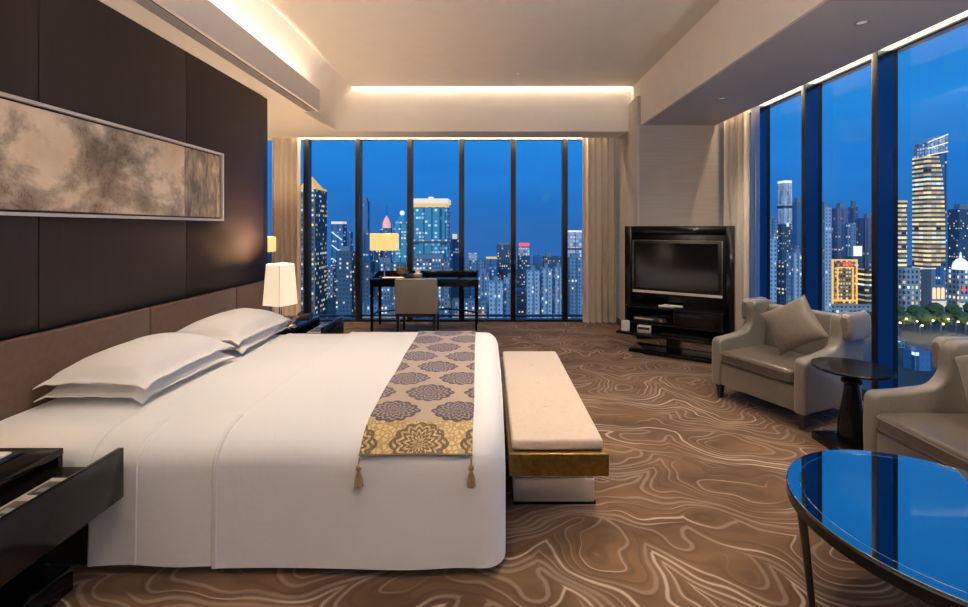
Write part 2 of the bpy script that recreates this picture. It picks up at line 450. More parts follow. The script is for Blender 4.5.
# right window wall
w2 = struct(MB().box(3.24, 3.42, -1.6, 6.12, 0.0, 0.10).build('window_2', 'mullion_metal'))
MB().box(3.36, 3.40, -1.6, 6.12, 2.982, 2.995).build('head_rail', 'mullion_metal', w2)
my = [5.49 - 0.86 * k for k in range(9)]
for y in my:
    q = MB().box(3.24, 3.42, y, y + 0.055, 0.10, 2.99, 0.004).build('mullion', 'mullion_metal', w2)
    MB().box(3.246, 3.373, y - 0.003, y, 0.10, 2.985).build('sky_tint_plate', 'sky_tinted_metal', q)  # plate added on the visible fin side, tinted blue like reflected sky
for a, b in zip(my[1:] + [-1.6], my):
    MB().box(3.375, 3.385, a + 0.05, b + 0.005, 0.10, 2.98).build('glass_pane', 'window_glass', w2)
MB().box(3.375, 3.385, 5.54, 6.12, 0.10, 2.98).build('glass_pane', 'window_glass', w2)

# ------------------------------------------------------------------ curtains
def curtain(name, label, p0, p1, z0, z1, pitch, amp, material='curtain_cloth', group=None, seed=1):
    rr = random.Random(seed)
    p0, p1 = Vector(p0), Vector(p1); L = (p1 - p0).length; d = (p1 - p0) / L; nrm = Vector((-d.y, d.x))
    n = int(L / 0.012); rows = []
    ph = [rr.uniform(-0.6, 0.6) for _ in range(40)]
    for iz in range(15):
        t = iz / 14; z = z0 + (z1 - z0) * t
        row = []
        for i in range(n + 1):
            s = L * i / n
            a = 2 * pi * s / pitch
            k = int(s / pitch) % 40
            off = amp * (0.75 + 0.35 * sin(k * 2.1 + 1)) * sin(a + 0.35 * ph[k] * (1 - t)) + 0.3 * amp * sin(2.3 * a + k) * (1 - 0.5 * t)
            q = p0 + d * s + nrm * off
            row.append((q.x, q.y, z))
        rows.append(row)
    root = thing(name, label, 'curtain', (0, 0, 0), 0, group)
    o = MB().grid(rows).build('drape', material, root, recalc=False, angle=80)
    md = o.modifiers.new('thick', 'SOLIDIFY'); md.thickness = 0.004
    a, b = p0 + d * 0.0, p1
    tr = MB().box(0, L, -0.012, 0.012, 0, 0.02).build('heading_rail', 'white_plastic', root, (a.x, a.y, z1), atan2(d.y, d.x))
    return root
curtain('curtain', 'beige floor-length curtain at the left end of the far window, behind the lit bedside lamp', (-3.42, 7.07), (-2.98, 7.07), 0.015, 3.05, 0.085, 0.035, seed=3)
curtain('curtain', 'wide beige floor-length curtain between the far window and the wallpapered pier', (1.46, 7.07), (1.985, 7.07), 0.015, 3.05, 0.10, 0.04, seed=5)
curtain('curtain', 'beige curtain beside the right-hand windows, just behind the television stand', (3.16, 6.07), (3.16, 5.50), 0.015, 3.10, 0.11, 0.04, seed=9)
curtain('sheer_curtain', 'thin bluish sheer curtain hanging against the right-hand windows behind the armchair', (3.17, 5.47), (3.17, 5.30), 0.015, 3.10, 0.07, 0.022, 'sheer_net', seed=13)

# ------------------------------------------------------------------ headboard + painting
hb = thing('headboard', 'long low brown leather headboard of padded panels running behind bed and nightstands', 'headboard', (-2.405, 0, 0))
ys = [-1.0, 0.0, 1.02, 2.06, 3.09, 4.14, 4.775]
MB().box(0.0, 0.03, -1.0, 4.775, 0.0, 0.945).build('backing', 'black_trim', hb)
for a, b in zip(ys, ys[1:]):
    MB().box(0.03, 0.075, a + 0.003, b - 0.003, 0.02, 0.952, 0.012, 3).build('padded_panel', 'tan_leather', hb)

pt = thing('painting', 'long horizontal framed ink-wash painting on the dark panelled wall above the bed', 'painting', (-2.405, 2.95, 1.862))
fr = MB(); y0, y1, z0, z1 = -1.06, 1.06, -0.30, 0.30
fr.box(0, 0.035, y0, y1, z1 - 0.018, z1); fr.box(0, 0.035, y0, y1, z0, z0 + 0.018)
fr.box(0, 0.035, y0, y0 + 0.018, z0 + 0.018, z1 - 0.018); fr.box(0, 0.035, y1 - 0.018, y1, z0 + 0.018, z1 - 0.018)
fr.build('frame', 'silver_frame', pt)
MB().box(0, 0.010, y0 + 0.018, y1 - 0.018, z0 + 0.018, z1 - 0.018).build('shadow_gap', 'black_trim', pt)
MB().box(0.010, 0.022, y0 + 0.030, y1 - 0.030, z0 + 0.030, z1 - 0.030, 0.002).build('canvas', 'ink_wash_painting', pt)

# ------------------------------------------------------------------ bed
BN, BF, BT, BX0, BX1 = 1.95, 3.99, 0.59, -2.31, 0.07
RH, RV = 0.20, 0.13
def wob(x, y, z):
    return 0.006 * noise.noise((x * 2.6, y * 2.6, z * 3.0)) + 0.0025 * noise.noise((x * 8, y * 8, z * 5 + 4))
def bed_profile(ins, inf, zb, n_top=34, ridge=True):
    """points across the bed from the near hem over the top to the far hem; ins pulls the profile inwards"""
    n0, f0, t0 = BN - inf + ins, BF + inf - ins, BT + inf - ins
    P = []
    side = [zb + (t0 - RV - zb) * k / 9 for k in range(10)]
    for z in side:
        b = 0.010 * (1 - (z - zb) / (t0 - zb))
        P.append((n0 - b, z))
    for k in range(1, 9):
        a = pi / 2 * k / 8
        P.append((n0 + RH * (1 - cos(a)), t0 - RV + RV * sin(a)))
    for k in range(1, n_top):
        P.append((n0 + RH + (f0 - n0 - 2 * RH) * k / n_top, t0))
    for k in range(8, 0, -1):
        a = pi / 2 * k / 8
        P.append((f0 - RH * (1 - cos(a)), t0 - RV + RV * sin(a)))
    for z in reversed(side):
        P.append((f0, z))
    return P
def cover(name, x0, x1, inf, zb, foot, parent):
    secs = []
    secs.append((x0 + 0.004, 0.013)); secs.append((x0, 0.007)); secs.append((x0 + 0.006, 0.0)); secs.append((x0 + 0.016, -0.002)); secs.append((x0 + 0.03, 0.001))
    xe = x1 - (0.11 if foot else 0)
    n = max(4, int((xe - x0) / 0.05))
    for k in range(1, n + 1): secs.append((x0 + 0.03 + (xe - x0 - 0.03) * k / n, 0.0))
    if foot:
        for k in range(1, 8):
            a = pi / 2 * k / 7
            secs.append((xe + 0.11 * sin(a), 0.11 * (1 - cos(a))))
    rows = []
    for (x, ins) in secs:
        row = []
        for (y, z) in bed_profile(ins, inf, zb):
            w = wob(x, y, z)
            low = max(0.0, min(1.0, (0.42 - z) / 0.35))
            row.append((x, y - (0.007 * low * sin(x * 9 + 1.3 * sin(x * 4)) if y < 2.5 else 0), z + (w if z > 0.3 else 0)))
        rows.append(row)
    mb = MB()
    mb.grid(rows)
    if foot:
        last = rows[-1]; m = len(last)      # close the foot end: join near half with far half, row by row
        half = m // 2
        ra = last[:half]; rb = list(reversed(last))[:half]
        g = []
        for k in range(21):
            t = k / 20
            g.append([(x1 + 0.004 * sin(pi * t) + 0.010 * sin(pi * t) * (1 - a[2] / BT), a[1] + (b[1] - a[1]) * t, a[2] + (b[2] - a[2]) * t) for a, b in zip(ra, rb)])
        mb.grid(g)
        bmesh.ops.remove_doubles(mb.bm, verts=list(mb.bm.verts), dist=0.0008)
    return mb.build(name, 'white_linen', parent, recalc=True, angle=60)
bed = thing('bed', 'king-size bed made up in smooth white linen in front of the brown headboard', 'bed', (0, 0, 0))
MB().box(-2.24, -0.04, 2.0, 3.94, 0.0, 0.335, 0.01).build('base', 'espresso_wood', bed)
MB().box(-2.30, 0.0, 2.0, 3.94, 0.335, 0.545, 0.06, 3).build('mattress', 'white_linen', bed)
cover('fitted_sheet', -2.32, -1.55, 0.0, 0.34, False, bed)
cover('folded_sheet', -1.73, -1.10, 0.010, 0.05, False, bed)
cover('duvet', -1.195, BX1, 0.020, 0.045, True, bed)
# stitched seam ridges running down the near side of the covers
for x, inf in ((-1.52, 0.013), (-1.17, 0.0235)):
    pts = [(x, y, z + (wob(x, y, z) if z > 0.3 else 0)) for (y, z) in bed_profile(0, inf, 0.06)[:18]]
    MB().tube(pts, 0.004, 6).build('piping', 'white_linen', bed)

# runner
def runner():
    rows = []; uvs = []
    prof = [(y, z) for (y, z) in bed_profile(0, 0.027, 0.05, n_top=60)]
    n0 = [p for p in prof if not (p[1] < 0.545 and (p[0] < 2.2))]
    n0 = [(BN - 0.030, 0.532)] + n0
    # cut on the far side
    n0 = [p for p in n0 if not (p[1] < 0.46 and p[0] > 3.8)]
    v = 0; last = None
    W = 21
    for (y, z) in n0:
        if last: v += sqrt((y - last[0]) ** 2 + (z - last[1]) ** 2)
        last = (y, z)
        row = []; uv = []
        for k in range(W):
            t = k / (W - 1); x = -0.56 - 0.026 * (y - 1.94) + 0.485 * t
            x += 0.012 * noise.noise((y * 1.5, t * 0.5, 1.0))
            row.append((x, y, z + wob(x, y, z))); uv.append((t * 0.485, v))
        rows.append(row); uvs.append(uv)
    root = thing('bed_runner', 'tan brocade bed runner with purple medallions and tassels across the foot of the bed', 'bed runner')
    o = MB().grid(rows, uv=uvs).build('brocade', 'damask_brocade', root, recalc=True, angle=80)
    md = o.modifiers.new('thick', 'SOLIDIFY'); md.thickness = 0.004; md.offset = 0
    for x in (-0.556, -0.080):
        t = MB()
        t.tube([(x, BN - 0.034, 0.522), (x, BN - 0.040, 0.495)], 0.004, 6)
        t.lathe([(0.004, 0.0), (0.011, -0.006), (0.012, -0.018), (0.007, -0.026), (0.010, -0.034), (0.017, -0.060), (0.020, -0.088), (0.0, -0.090)], 14, (x, BN - 0.046, 0.497))
        t.build('tassel', 'bronze_cord', root)
speckle('bronze_cord', (0.34, 0.23, 0.10), (0.16, 0.10, 0.04), 60, (4, 4, 0.3), 0.4, rough=0.5, sheen=0.3)
runner()

# pillows: Oxford style with a flat flange (local x = width, y = length); up / down = how far each face puffs from the flange plane
def pillow_mesh(w, l, up, down, seed):
    nx, ny = 30, 40
    def surf(sgn):
        rows = []
        for i in range(nx + 1):
            row = []
            for j in range(ny + 1):
                u = -1 + 2 * i / nx; v = -1 + 2 * j / ny
                uu = min(1, abs(u) / 0.87); vv = min(1, abs(v) / 0.91)
                puff = ((1 - uu ** 2.2) ** 0.60) * ((1 - vv ** 3.0) ** 0.60)
                x = u * w / 2 * (1 - 0.05 * (1 - v * v) * abs(u) ** 3)
                y = v * l / 2 * (1 - 0.04 * (1 - u * u) * abs(v) ** 3)
                wr = 0.006 * noise.noise((x * 9 + seed, y * 7, seed)) * puff
                fl = 0.008 * noise.noise((x * 11, y * 11, seed + 9)) * (1 - puff)
                z = 0.003 * sgn + fl + wr + (up if sgn > 0 else down) * puff
                droop = -0.026 * (max(0, abs(u) - 0.8) / 0.2) - 0.018 * (max(0, abs(v) - 0.85) / 0.15)
                row.append((x, y, z + droop))
            rows.append(row)
        return rows
    a, b = surf(1), surf(-1)
    mb = MB(); mb.grid(a); mb.grid(b)
    def border(rw):
        return list(rw[0]) + [q[-1] for q in rw[1:]] + list(reversed(rw[-1][:-1])) + [q[0] for q in reversed(rw[1:-1])]
    mb.grid([border(a), border(b)], close=True)
    bmesh.ops.remove_doubles(mb.bm, verts=list(mb.bm.verts), dist=0.0004)
    return mb
def pillow(label, loc, rz, w, l, up, down, seed, group):
    o = pillow_mesh(w, l, up, down, seed).build('pillow', 'pillow_linen', None, loc, radians(rz), angle=60)
    return tag(o, label, 'pillow', group)
G = 'white pillows by the headboard'
pillow('lower white pillow of the stack nearer the open black nightstand drawer', (-2.03, 2.68, 0.658), -1, 0.56, 0.80, 0.095, -0.045, 1, G)
pillow('upper white pillow of the stack nearer the open black nightstand drawer', (-2.03, 2.68, 0.728), 1, 0.56, 0.82, 0.108, 0.040, 2.7, G)
pillow('lower white pillow of the stack nearer the lit bedside lamp', (-2.03, 3.56, 0.658), 1.5, 0.56, 0.80, 0.095, -0.045, 4.1, G)
pillow('upper white pillow of the stack nearer the lit bedside lamp', (-2.03, 3.56, 0.728), -1, 0.56, 0.82, 0.108, 0.040, 6.3, G)

# ------------------------------------------------------------------ bench
bn = thing('bench', 'long upholstered bench with brass apron and mirrored plinth at the foot of the bed', 'bench', (0.348, 3.035, 0))
w2_, l2_ = 0.235, 0.805
MB().box(-w2_ - 0.02, w2_ + 0.0, -l2_ - 0.03, l2_ + 0.03, 0.285, 0.395, 0.006).build('apron', 'hammered_brass', bn)
seat = MB().box(-w2_ - 0.005, w2_ - 0.02, -l2_, l2_, 0.395, 0.452, 0.016, 3).build('seat_pad', 'bench_satin', bn)
for x in (-0.022,):
    for y in (-0.39, 0.015, 0.415):
        MB().ball((x, y, 0.452), 0.014, 14, 0.3).build('button', 'bench_satin', seat)
MB().box(-w2_ + 0.02, w2_ - 0.02, -l2_ + 0.22, l2_ - 0.22, 0.014, 0.285, 0.003).build('plinth', 'mirror_steel', bn)
MB().box(-w2_ + 0.016, w2_ - 0.016, -l2_ + 0.214, l2_ - 0.214, 0.014, 0.135, 0.002).build('steel_band', 'brushed_steel', bn)
MB().box(-w2_ + 0.012, w2_ - 0.008, -l2_ + 0.21, l2_ - 0.21, 0.0, 0.014, 0.002).build('plinth_foot', 'black_lacquer', bn)

# ------------------------------------------------------------------ nightstands (front faces +x)
def nightstand(loc, label):
    r = thing('nightstand', label, 'nightstand', loc, 0, 'black lacquer nightstands either side of the bed')
    D, H2 = 0.52, 0.29
    MB().box(-D, 0, -H2, H2, 0.545, 0.573, 0.003).build('top', 'black_lacquer', r)
    for s in (-1, 1):
        MB().box(-D, -0.004, s * H2 - (0.02 if s > 0 else 0), s * H2 + (0 if s > 0 else 0.02), 0.36, 0.545).build('side_panel', 'black_lacquer', r)
    MB().box(-D, -D + 0.02, -H2 + 0.02, H2 - 0.02, 0.36, 0.545).build('back_panel', 'black_lacquer', r)
    MB().box(-D, -0.06, -H2 + 0.01, H2 - 0.01, 0.10, 0.36, 0.003).build('carcass', 'black_lacquer', r)
    MB().box(-D, 0.07, -H2 - 0.0, H2 - 0.03, 0.0, 0.10, 0.004).build('plinth', 'black_lacquer', r)
    dr = MB()
    dr.box(-0.30, 0.228, -H2 + 0.03, H2 - 0.03, 0.375, 0.507)
    dr.box(0.226, 0.250, -H2 - 0.005, H2 + 0.005, 0.362, 0.571, 0.002)
    dr.build('drawer', 'black_lacquer', r)
    return r
ns1 = nightstand((-1.80, 1.61, 0), 'black lacquer nightstand in the corner of the view, its drawer open on a switch panel')
cp = MB().box(-0.065, 0.065, -0.20, 0.20, 0, 0.006, 0.002).build('control_panel', 'silver_frame', ns1, (0.135, -0.03, 0.507))
for k in range(3):
    q = MB(); y = -0.125 + 0.125 * k
    q.box(-0.046, 0.046, y - 0.042, y + 0.042, 0.006, 0.010, 0.001)
    q.build('switch_plate', 'switch_grey', cp)
    MB().box(-0.026, 0.004, y - 0.030, y - 0.004, 0.010, 0.013).build('switch_button', 'grey_plastic', cp)
dup(ns1, (-1.80, 4.475, 0), 0, 'black lacquer nightstand under the lit bedside lamp, drawer pulled open beyond the bed')

nt = thing('notepad_holder', 'black leather notepad holder with white paper on the nightstand in the corner', 'notepad', (-2.06, 1.74, 0.573))
MB().box(-0.14, 0.14, -0.10, 0.11, 0, 0.010, 0.003).build('holder', 'dark_plastic', nt)
MB().box(-0.115, 0.115, -0.08, 0.09, 0.010, 0.017).build('paper_pad', 'paper', nt)
pn = thing('pen', 'slim black pen lying across the white notepad', 'pen', (-2.04, 1.74, 0.5962), radians(62))
MB().tube([(-0.065, 0, 0), (-0.06, 0, 0), (0.055, 0, 0), (0.068, 0, 0)], [0.002, 0.006, 0.006, 0.001], 10).build('barrel', 'black_lacquer', pn)
MB().box(0.01, 0.05, -0.002, 0.002, 0.005, 0.008).build('clip', 'chrome', pn)

ph = thing('telephone', 'dark telephone on the far nightstand beside the bedside lamp', 'telephone', (-1.915, 4.655, 0.574), radians(8)); ph.scale = (0.72, 0.72, 0.72)
b = MB(); b.prism([(-0.09, 0), (0.09, 0), (0.09, 0.028), (-0.09, 0.055)], 'x', -0.10, 0.10, 0.004, M=Matrix.Rotation(pi / 2, 4, 'Z')); b.build('body', 'dark_plastic', ph)
MB().tube([(-0.055, -0.10, 0.062), (-0.055, -0.07, 0.075), (-0.055, 0.07, 0.075), (-0.055, 0.10, 0.062)], [0.022, 0.015, 0.015, 0.022], 10).build('handset', 'dark_plastic', ph)
tb = thing('tissue_box', 'small silver tissue box beside the bedside lamp by the upper pillow', 'tissue box', (-2.03, 4.30, 0.573), radians(12))
MB().box(-0.10, 0.10, -0.055, 0.055, 0, 0.05, 0.004).build('case', 'silver_frame', tb)
MB().prism([(-0.03, 0.0), (0.035, 0.0), (0.02, 0.03), (-0.008, 0.018), (-0.025, 0.034)], 'y', -0.012, 0.012, M=Matrix.Translation((0, 0, 0.05))).build('tissue', 'paper', tb)

# ------------------------------------------------------------------ lamps
def four_sided_shade(w0, w1, z0, z1, th=0.004):
    m = MB()
    def ring(w, z): return [(-w / 2, -w / 2, z), (w / 2, -w / 2, z), (w / 2, w / 2, z), (-w / 2, w / 2, z)]
    m.grid([ring(w0, z0), ring(w1, z1), ring(w1 - 2 * th, z1), ring(w0 - 2 * th, z0), ring(w0, z0)], close=True)
    return m
bl = thing('table_lamp', 'lit bedside lamp with tapered cream square shade on the far nightstand', 'lamp', (-2.11, 4.53, 0.574), radians(66))
MB().box(-0.075, 0.075, -0.075, 0.075, 0, 0.016, 0.003).build('base', 'chrome', bl)
MB().lathe([(0.028, 0.016), (0.014, 0.03), (0.012, 0.30), (0.0, 0.305)], 16).build('stem', 'chrome', bl)
four_sided_shade(0.23, 0.185, 0.155, 0.565).build('shade', 'cream_shade', bl)
for s in ((-1, -1), (1, -1), (1, 1), (-1, 1)):
    MB().tube([(s[0] * 0.1152, s[1] * 0.1152, 0.155), (s[0] * 0.0927, s[1] * 0.0927, 0.565)], 0.0022, 6).build('shade_wire', 'bronze_frame', bl)

# ------------------------------------------------------------------ desk group
dk = thing('writing_desk', 'black lacquer writing desk with slim legs standing against the far window', 'desk', (-0.955, 6.76, 0))
X2, Y2 = 0.785, 0.27
MB().box(-X2, X2, -Y2, Y2, 0.735, 0.762, 0.003).build('top', 'black_lacquer', dk)
ap = MB()
ap.box(-X2 + 0.02, X2 - 0.02, -Y2 + 0.015, -Y2 + 0.035, 0.65, 0.735); ap.box(-X2 + 0.02, X2 - 0.02, Y2 - 0.035, Y2 - 0.015, 0.65, 0.735)
ap.box(-X2 + 0.015, -X2 + 0.035, -Y2 + 0.035, Y2 - 0.035, 0.65, 0.735); ap.box(X2 - 0.035, X2 - 0.015, -Y2 + 0.035, Y2 - 0.035, 0.65, 0.735)
ap.build('apron', 'black_lacquer', dk)
gal = MB(); gal.box(-X2, X2, Y2 - 0.02, Y2, 0.762, 0.835, 0.002)
gal.prism([(-Y2 + 0.06, 0.762), (Y2 - 0.02, 0.762), (Y2 - 0.02, 0.835), (Y2 - 0.10, 0.835)], 'x', -X2, -X2 + 0.018)
gal.prism([(-Y2 + 0.06, 0.762), (Y2 - 0.02, 0.762), (Y2 - 0.02, 0.835), (Y2 - 0.10, 0.835)], 'x', X2 - 0.018, X2)
gal.build('gallery', 'black_lacquer', dk)
for sx in (-1, 1):
    for sy in (-1, 1):
        m_ = MB(); m_.frustum((sx * (X2 - 0.03), sy * (Y2 - 0.03)), 0.032, 0.032, 0.05, 0.05, 0, 0.735); m_.build('leg', 'black_lacquer', dk)
st = MB()
for sx in (-1, 1):
    st.box(sx * (X2 - 0.03) - 0.012, sx * (X2 - 0.03) + 0.012, -Y2 + 0.045, Y2 - 0.045, 0.22, 0.245)
    st.tube([(sx * (X2 - 0.03), 0.0, 0.232), (sx * 0.36, 0.12, 0.262)], 0.011, 8)
st.box(-0.37, 0.37, 0.108, 0.132, 0.25, 0.275)
st.build('stretcher', 'black_lacquer', dk)

dl = thing('table_lamp', 'lit desk lamp with amber rectangular shade on the writing desk by the window', 'lamp', (-1.58, 6.74, 0.763))
MB().box(-0.07, 0.07, -0.05, 0.05, 0, 0.014, 0.003).build('base', 'chrome', dl)
MB().lathe([(0.016, 0.014), (0.010, 0.03), (0.010, 0.40), (0.0, 0.41)], 12).build('stem', 'chrome', dl)
m_ = MB()
def rg(w, d, z): return [(-w / 2, -d / 2, z), (w / 2, -d / 2, z), (w / 2, d / 2, z), (-w / 2, d / 2, z)]
m_.grid([rg(0.385, 0.20, 0.405), rg(0.385, 0.20, 0.655), rg(0.377, 0.192, 0.655), rg(0.377, 0.192, 0.405), rg(0.385, 0.20, 0.405)], close=True)
m_.build('shade', 'amber_shade', dl)

fl = thing('floor_lamp', 'amber lampshade glimpsed past the end of the dark panelled wall', 'lamp', (-3.15, 6.25, 0))
MB().cyl((0, 0, 0), 0.13, 0.02, 24, 0.004).build('base', 'chrome', fl)
MB().cyl((0, 0, 0.02), 0.012, 1.16, 12).build('pole', 'chrome', fl)
m_ = MB(); m_.grid([rg(0.26, 0.2, 1.17), rg(0.26, 0.2, 1.38), rg(0.252, 0.192, 1.38), rg(0.252, 0.192, 1.17), rg(0.26, 0.2, 1.17)], close=True)
m_.build('shade', 'amber_shade', fl)

ch = thing('desk_chair', 'taupe leather desk chair with dark legs, its back to the room, at the desk', 'chair', (-1.02, 6.46, 0))
MB().box(-0.29, 0.29, -0.28, -0.20, 0.315, 0.80, 0.018, 3).build('backrest', 'chair_leather', ch)
MB().box(-0.275, 0.275, -0.20, 0.24, 0.33, 0.46, 0.025, 3).build('seat', 'chair_leather', ch)
MB().box(-0.28, 0.28, -0.27, 0.24, 0.275, 0.32, 0.004).build('seat_frame', 'espresso_wood', ch)
for sx in (-1, 1):
    for sy in (-0.245, 0.20):
        m_ = MB(); m_.frustum((sx * 0.25, sy), 0.030, 0.030, 0.044, 0.044, 0, 0.28); m_.build('leg', 'espresso_wood', ch)

o = thing('picture_stand', 'small bronze card stand on the desk right of the desk lamp', 'card stand', (-1.335, 6.80, 0.763))
m_ = MB(); m_.box(-0.075, 0.075, -0.012, 0.006, 0.045, 0.155, 0.003); m_.build('frame', 'bronze_frame', o)
MB().box(-0.058, 0.058, -0.016, -0.012, 0.06, 0.14).build('card', 'cushion_satin', o)
MB().box(-0.03, 0.03, -0.03, 0.03, 0, 0.045, 0.003).build('foot', 'dark_plastic', o)
o = thing('paper_cube', 'small white memo cube in a dark tray on the desk above the chair', 'memo cube', (-1.09, 6.82, 0.763))
MB().box(-0.055, 0.055, -0.055, 0.055, 0, 0.05, 0.003).build('tray', 'silver_frame', o)
MB().box(-0.035, 0.035, -0.035, 0.035, 0.05, 0.115, 0.002).build('paper_block', 'paper', o)
o = thing('telephone', 'low dark telephone on the desk between card stand and memo cube', 'telephone', (-1.205, 6.72, 0.763))
b = MB(); b.prism([(-0.08, 0), (0.08, 0), (0.08, 0.05), (-0.08, 0.025)], 'x', -0.055, 0.055, 0.004); b.build('body', 'dark_plastic', o)
MB().tube([(-0.035, -0.085, 0.05), (-0.035, -0.05, 0.062), (-0.035, 0.05, 0.075), (-0.035, 0.085, 0.07)], [0.02, 0.014, 0.014, 0.02], 10).build('handset', 'dark_plastic', o)
o = thing('writing_pad', 'black leather blotter folder lying on the desk under the lamp side', 'folder', (-1.42, 6.58, 0.763))
MB().box(-0.17, 0.17, -0.08, 0.07, 0, 0.012, 0.003).build('cover', 'dark_plastic', o)
MB().box(-0.15, 0.15, -0.07, 0.06, 0.012, 0.016).build('sheet', 'paper', o)

# ------------------------------------------------------------------ television group (local x along the panel, -y to the room)
TV = (2.285, 5.50, 0); TR = radians(-34)
def tvp(x, y, z):
    c, s = cos(TR), sin(TR)
    return (TV[0] + x * c - y * s, TV[1] + x * s + y * c, z)
ts = thing('tv_stand', 'tall black lacquer television stand with framed back panel and open shelves', 'tv stand', TV, TR)
W = 0.625
m_ = MB()
m_.box(-W, W, 0.02, 0.06, 0.24, 1.525, 0.003); m_.build('back_panel', 'black_lacquer', ts)
m_ = MB()
m_.box(-W, -W + 0.085, -0.05, 0.02, 0.24, 1.525, 0.004); m_.box(W - 0.085, W, -0.05, 0.02, 0.24, 1.525, 0.004)
m_.box(-W + 0.085, W - 0.085, -0.05, 0.02, 1.435, 1.525, 0.004)
m_.build('surround', 'black_lacquer', ts)
m_ = MB()
m_.box(-W + 0.09, W - 0.09, -0.32, 0.02, 0.535, 0.555, 0.002); m_.box(-W + 0.09, W - 0.09, -0.32, 0.02, 0.345, 0.365, 0.002)
m_.box(-W + 0.09, -W + 0.11, -0.32, 0.02, 0.365, 0.535); m_.box(W - 0.11, W - 0.09, -0.32, 0.02, 0.365, 0.535)
m_.box(0.02, 0.04, -0.30, 0.02, 0.365, 0.535)
m_.build('shelf_box', 'black_lacquer', ts)
MB().box(0.045, W - 0.115, -0.312, -0.296, 0.370, 0.530, 0.002).build('cupboard_door', 'black_lacquer', ts)
MB().box(-W + 0.02, W - 0.06, -0.45, 0.06, 0.225, 0.255, 0.003).build('slab', 'black_lacquer', ts)
MB().box(-0.08, 0.08, -0.20, -0.08, 0.04, 0.225).build('column', 'black_lacquer', ts)
MB().box(-0.48, 0.48, -0.36, 0.02, 0.0, 0.04, 0.004).build('base_plate', 'black_lacquer', ts)

tv = thing('television', 'flat black television mounted on the tall lacquer stand', 'television', tvp(0, 0, 0.69), TR)
m_ = MB(); m_.box(-0.51, 0.51, -0.095, -0.02, 0.0, 0.66, 0.006)
m_.box(-0.2, 0.2, -0.022, 0.0185, 0.2, 0.45); m_.build('casing', 'tv_bezel', tv)
MB().box(-0.465, 0.465, -0.0985, -0.095, 0.065, 0.625).build('screen', 'tv_screen', tv)
MB().box(-0.508, 0.508, -0.100, -0.0955, 0.004, 0.034, 0.001).build('bezel_strip', 'silver_frame', tv)
m_ = MB(); m_.box(-0.512, -0.500, -0.0975, -0.02, 0.0, 0.66, 0.002); m_.box(0.500, 0.512, -0.0975, -0.02, 0.0, 0.66, 0.002); m_.box(-0.50, 0.50, -0.0975, -0.02, 0.652, 0.662, 0.001)
m_.build('bezel_edge', 'tv_edge', tv)
m_ = MB()
for k, w in enumerate((0.007, 0.005, 0.007, 0.005)): m_.box(-0.026 + k * 0.014, -0.026 + k * 0.014 + w, -0.1015, -0.100, 0.014, 0.024)
m_.build('maker_mark', 'chrome', tv)

def on_stand(name, label, cat, x, y, z, rot=0):
    return thing(name, label, cat, tvp(x, y, z + 0.001), TR + rot)
o = on_stand('remote_control', 'pale grey remote handset lying on top of the tv stand shelf box', 'remote', -0.08, -0.20, 0.555, 0.35)
MB().box(-0.085, 0.085, -0.025, 0.025, 0, 0.020, 0.005).build('case', 'white_plastic', o)
MB().box(-0.05, 0.05, -0.014, 0.014, 0.020, 0.023).build('keypad', 'grey_plastic', o)
o = on_stand('magazine', 'folded pale leaflet lying behind the remote on the tv stand', 'leaflet', -0.03, -0.09, 0.555, -0.1)
MB().box(-0.11, 0.11, -0.035, 0.035, 0, 0.010, 0.001).build('pages', 'paper', o)
o = on_stand('disc_player', 'slim black disc player inside the open shelf of the tv stand', 'disc player', -0.26, -0.15, 0.365)
MB().box(-0.19, 0.19, -0.13, 0.13, 0.008, 0.06, 0.003).build('casing', 'dark_plastic', o)
MB().box(-0.17, 0.05, -0.134, -0.13, 0.03, 0.045).build('tray_front', 'silver_frame', o)
MB().lathe([(0.016, 0), (0.016, 0.008), (0.0, 0.009)], 14).build('dial', 'chrome', o, (0.14, -0.13, 0.034)).rotation_euler = (pi / 2, 0, 0)
for a in (-0.15, 0.15):
    for c in (-0.1, 0.1): MB().cyl((a, c, 0), 0.012, 0.008, 10).build('foot', 'dark_plastic', o)
o = on_stand('ice_bucket', 'silver cylindrical canister at the end of the low slab of the tv stand', 'canister', -0.515, -0.375, 0.255)
MB().lathe([(0.045, 0), (0.050, 0.006), (0.050, 0.105), (0.046, 0.112), (0.046, 0.118), (0.0, 0.122)], 24).build('body', 'silver_frame', o)
MB().ball((0, 0, 0.130), 0.010, 12).build('lid_knob', 'dark_plastic', o)
o = on_stand('mini_speaker', 'small silver boxed radio on the low slab beside the canister', 'radio', -0.30, -0.34, 0.255, 0.1)
MB().box(-0.075, 0.075, -0.05, 0.05, 0, 0.075, 0.006).build('case', 'silver_frame', o)
MB().box(-0.066, 0.066, -0.054, -0.05, 0.038, 0.068, 0.001).build('display', 'dark_plastic', o)
o = on_stand('tray', 'low dark tray on the slab under the tv stand shelf box', 'tray', 0.16, -0.30, 0.255)
m_ = MB(); m_.box(-0.25, 0.25, -0.10, 0.10, 0, 0.008); m_.box(-0.25, 0.25, -0.10, -0.09, 0.008, 0.03); m_.box(-0.25, 0.25, 0.09, 0.10, 0.008, 0.03); m_.box(-0.25, -0.24, -0.09, 0.09, 0.008, 0.03); m_.box(0.24, 0.25, -0.09, 0.09, 0.008, 0.03)
m_.build('dish', 'black_lacquer', o)
# wall socket by the pier
o = MB().box(-0.006, 0, -0.035, 0.035, -0.035, 0.035, 0.002).build('wall_socket', 'dark_plastic', None, (2.01, 6.36, 0.40))
tag(o, 'small dark wall socket low on the wallpapered pier beside the tv stand', 'socket')

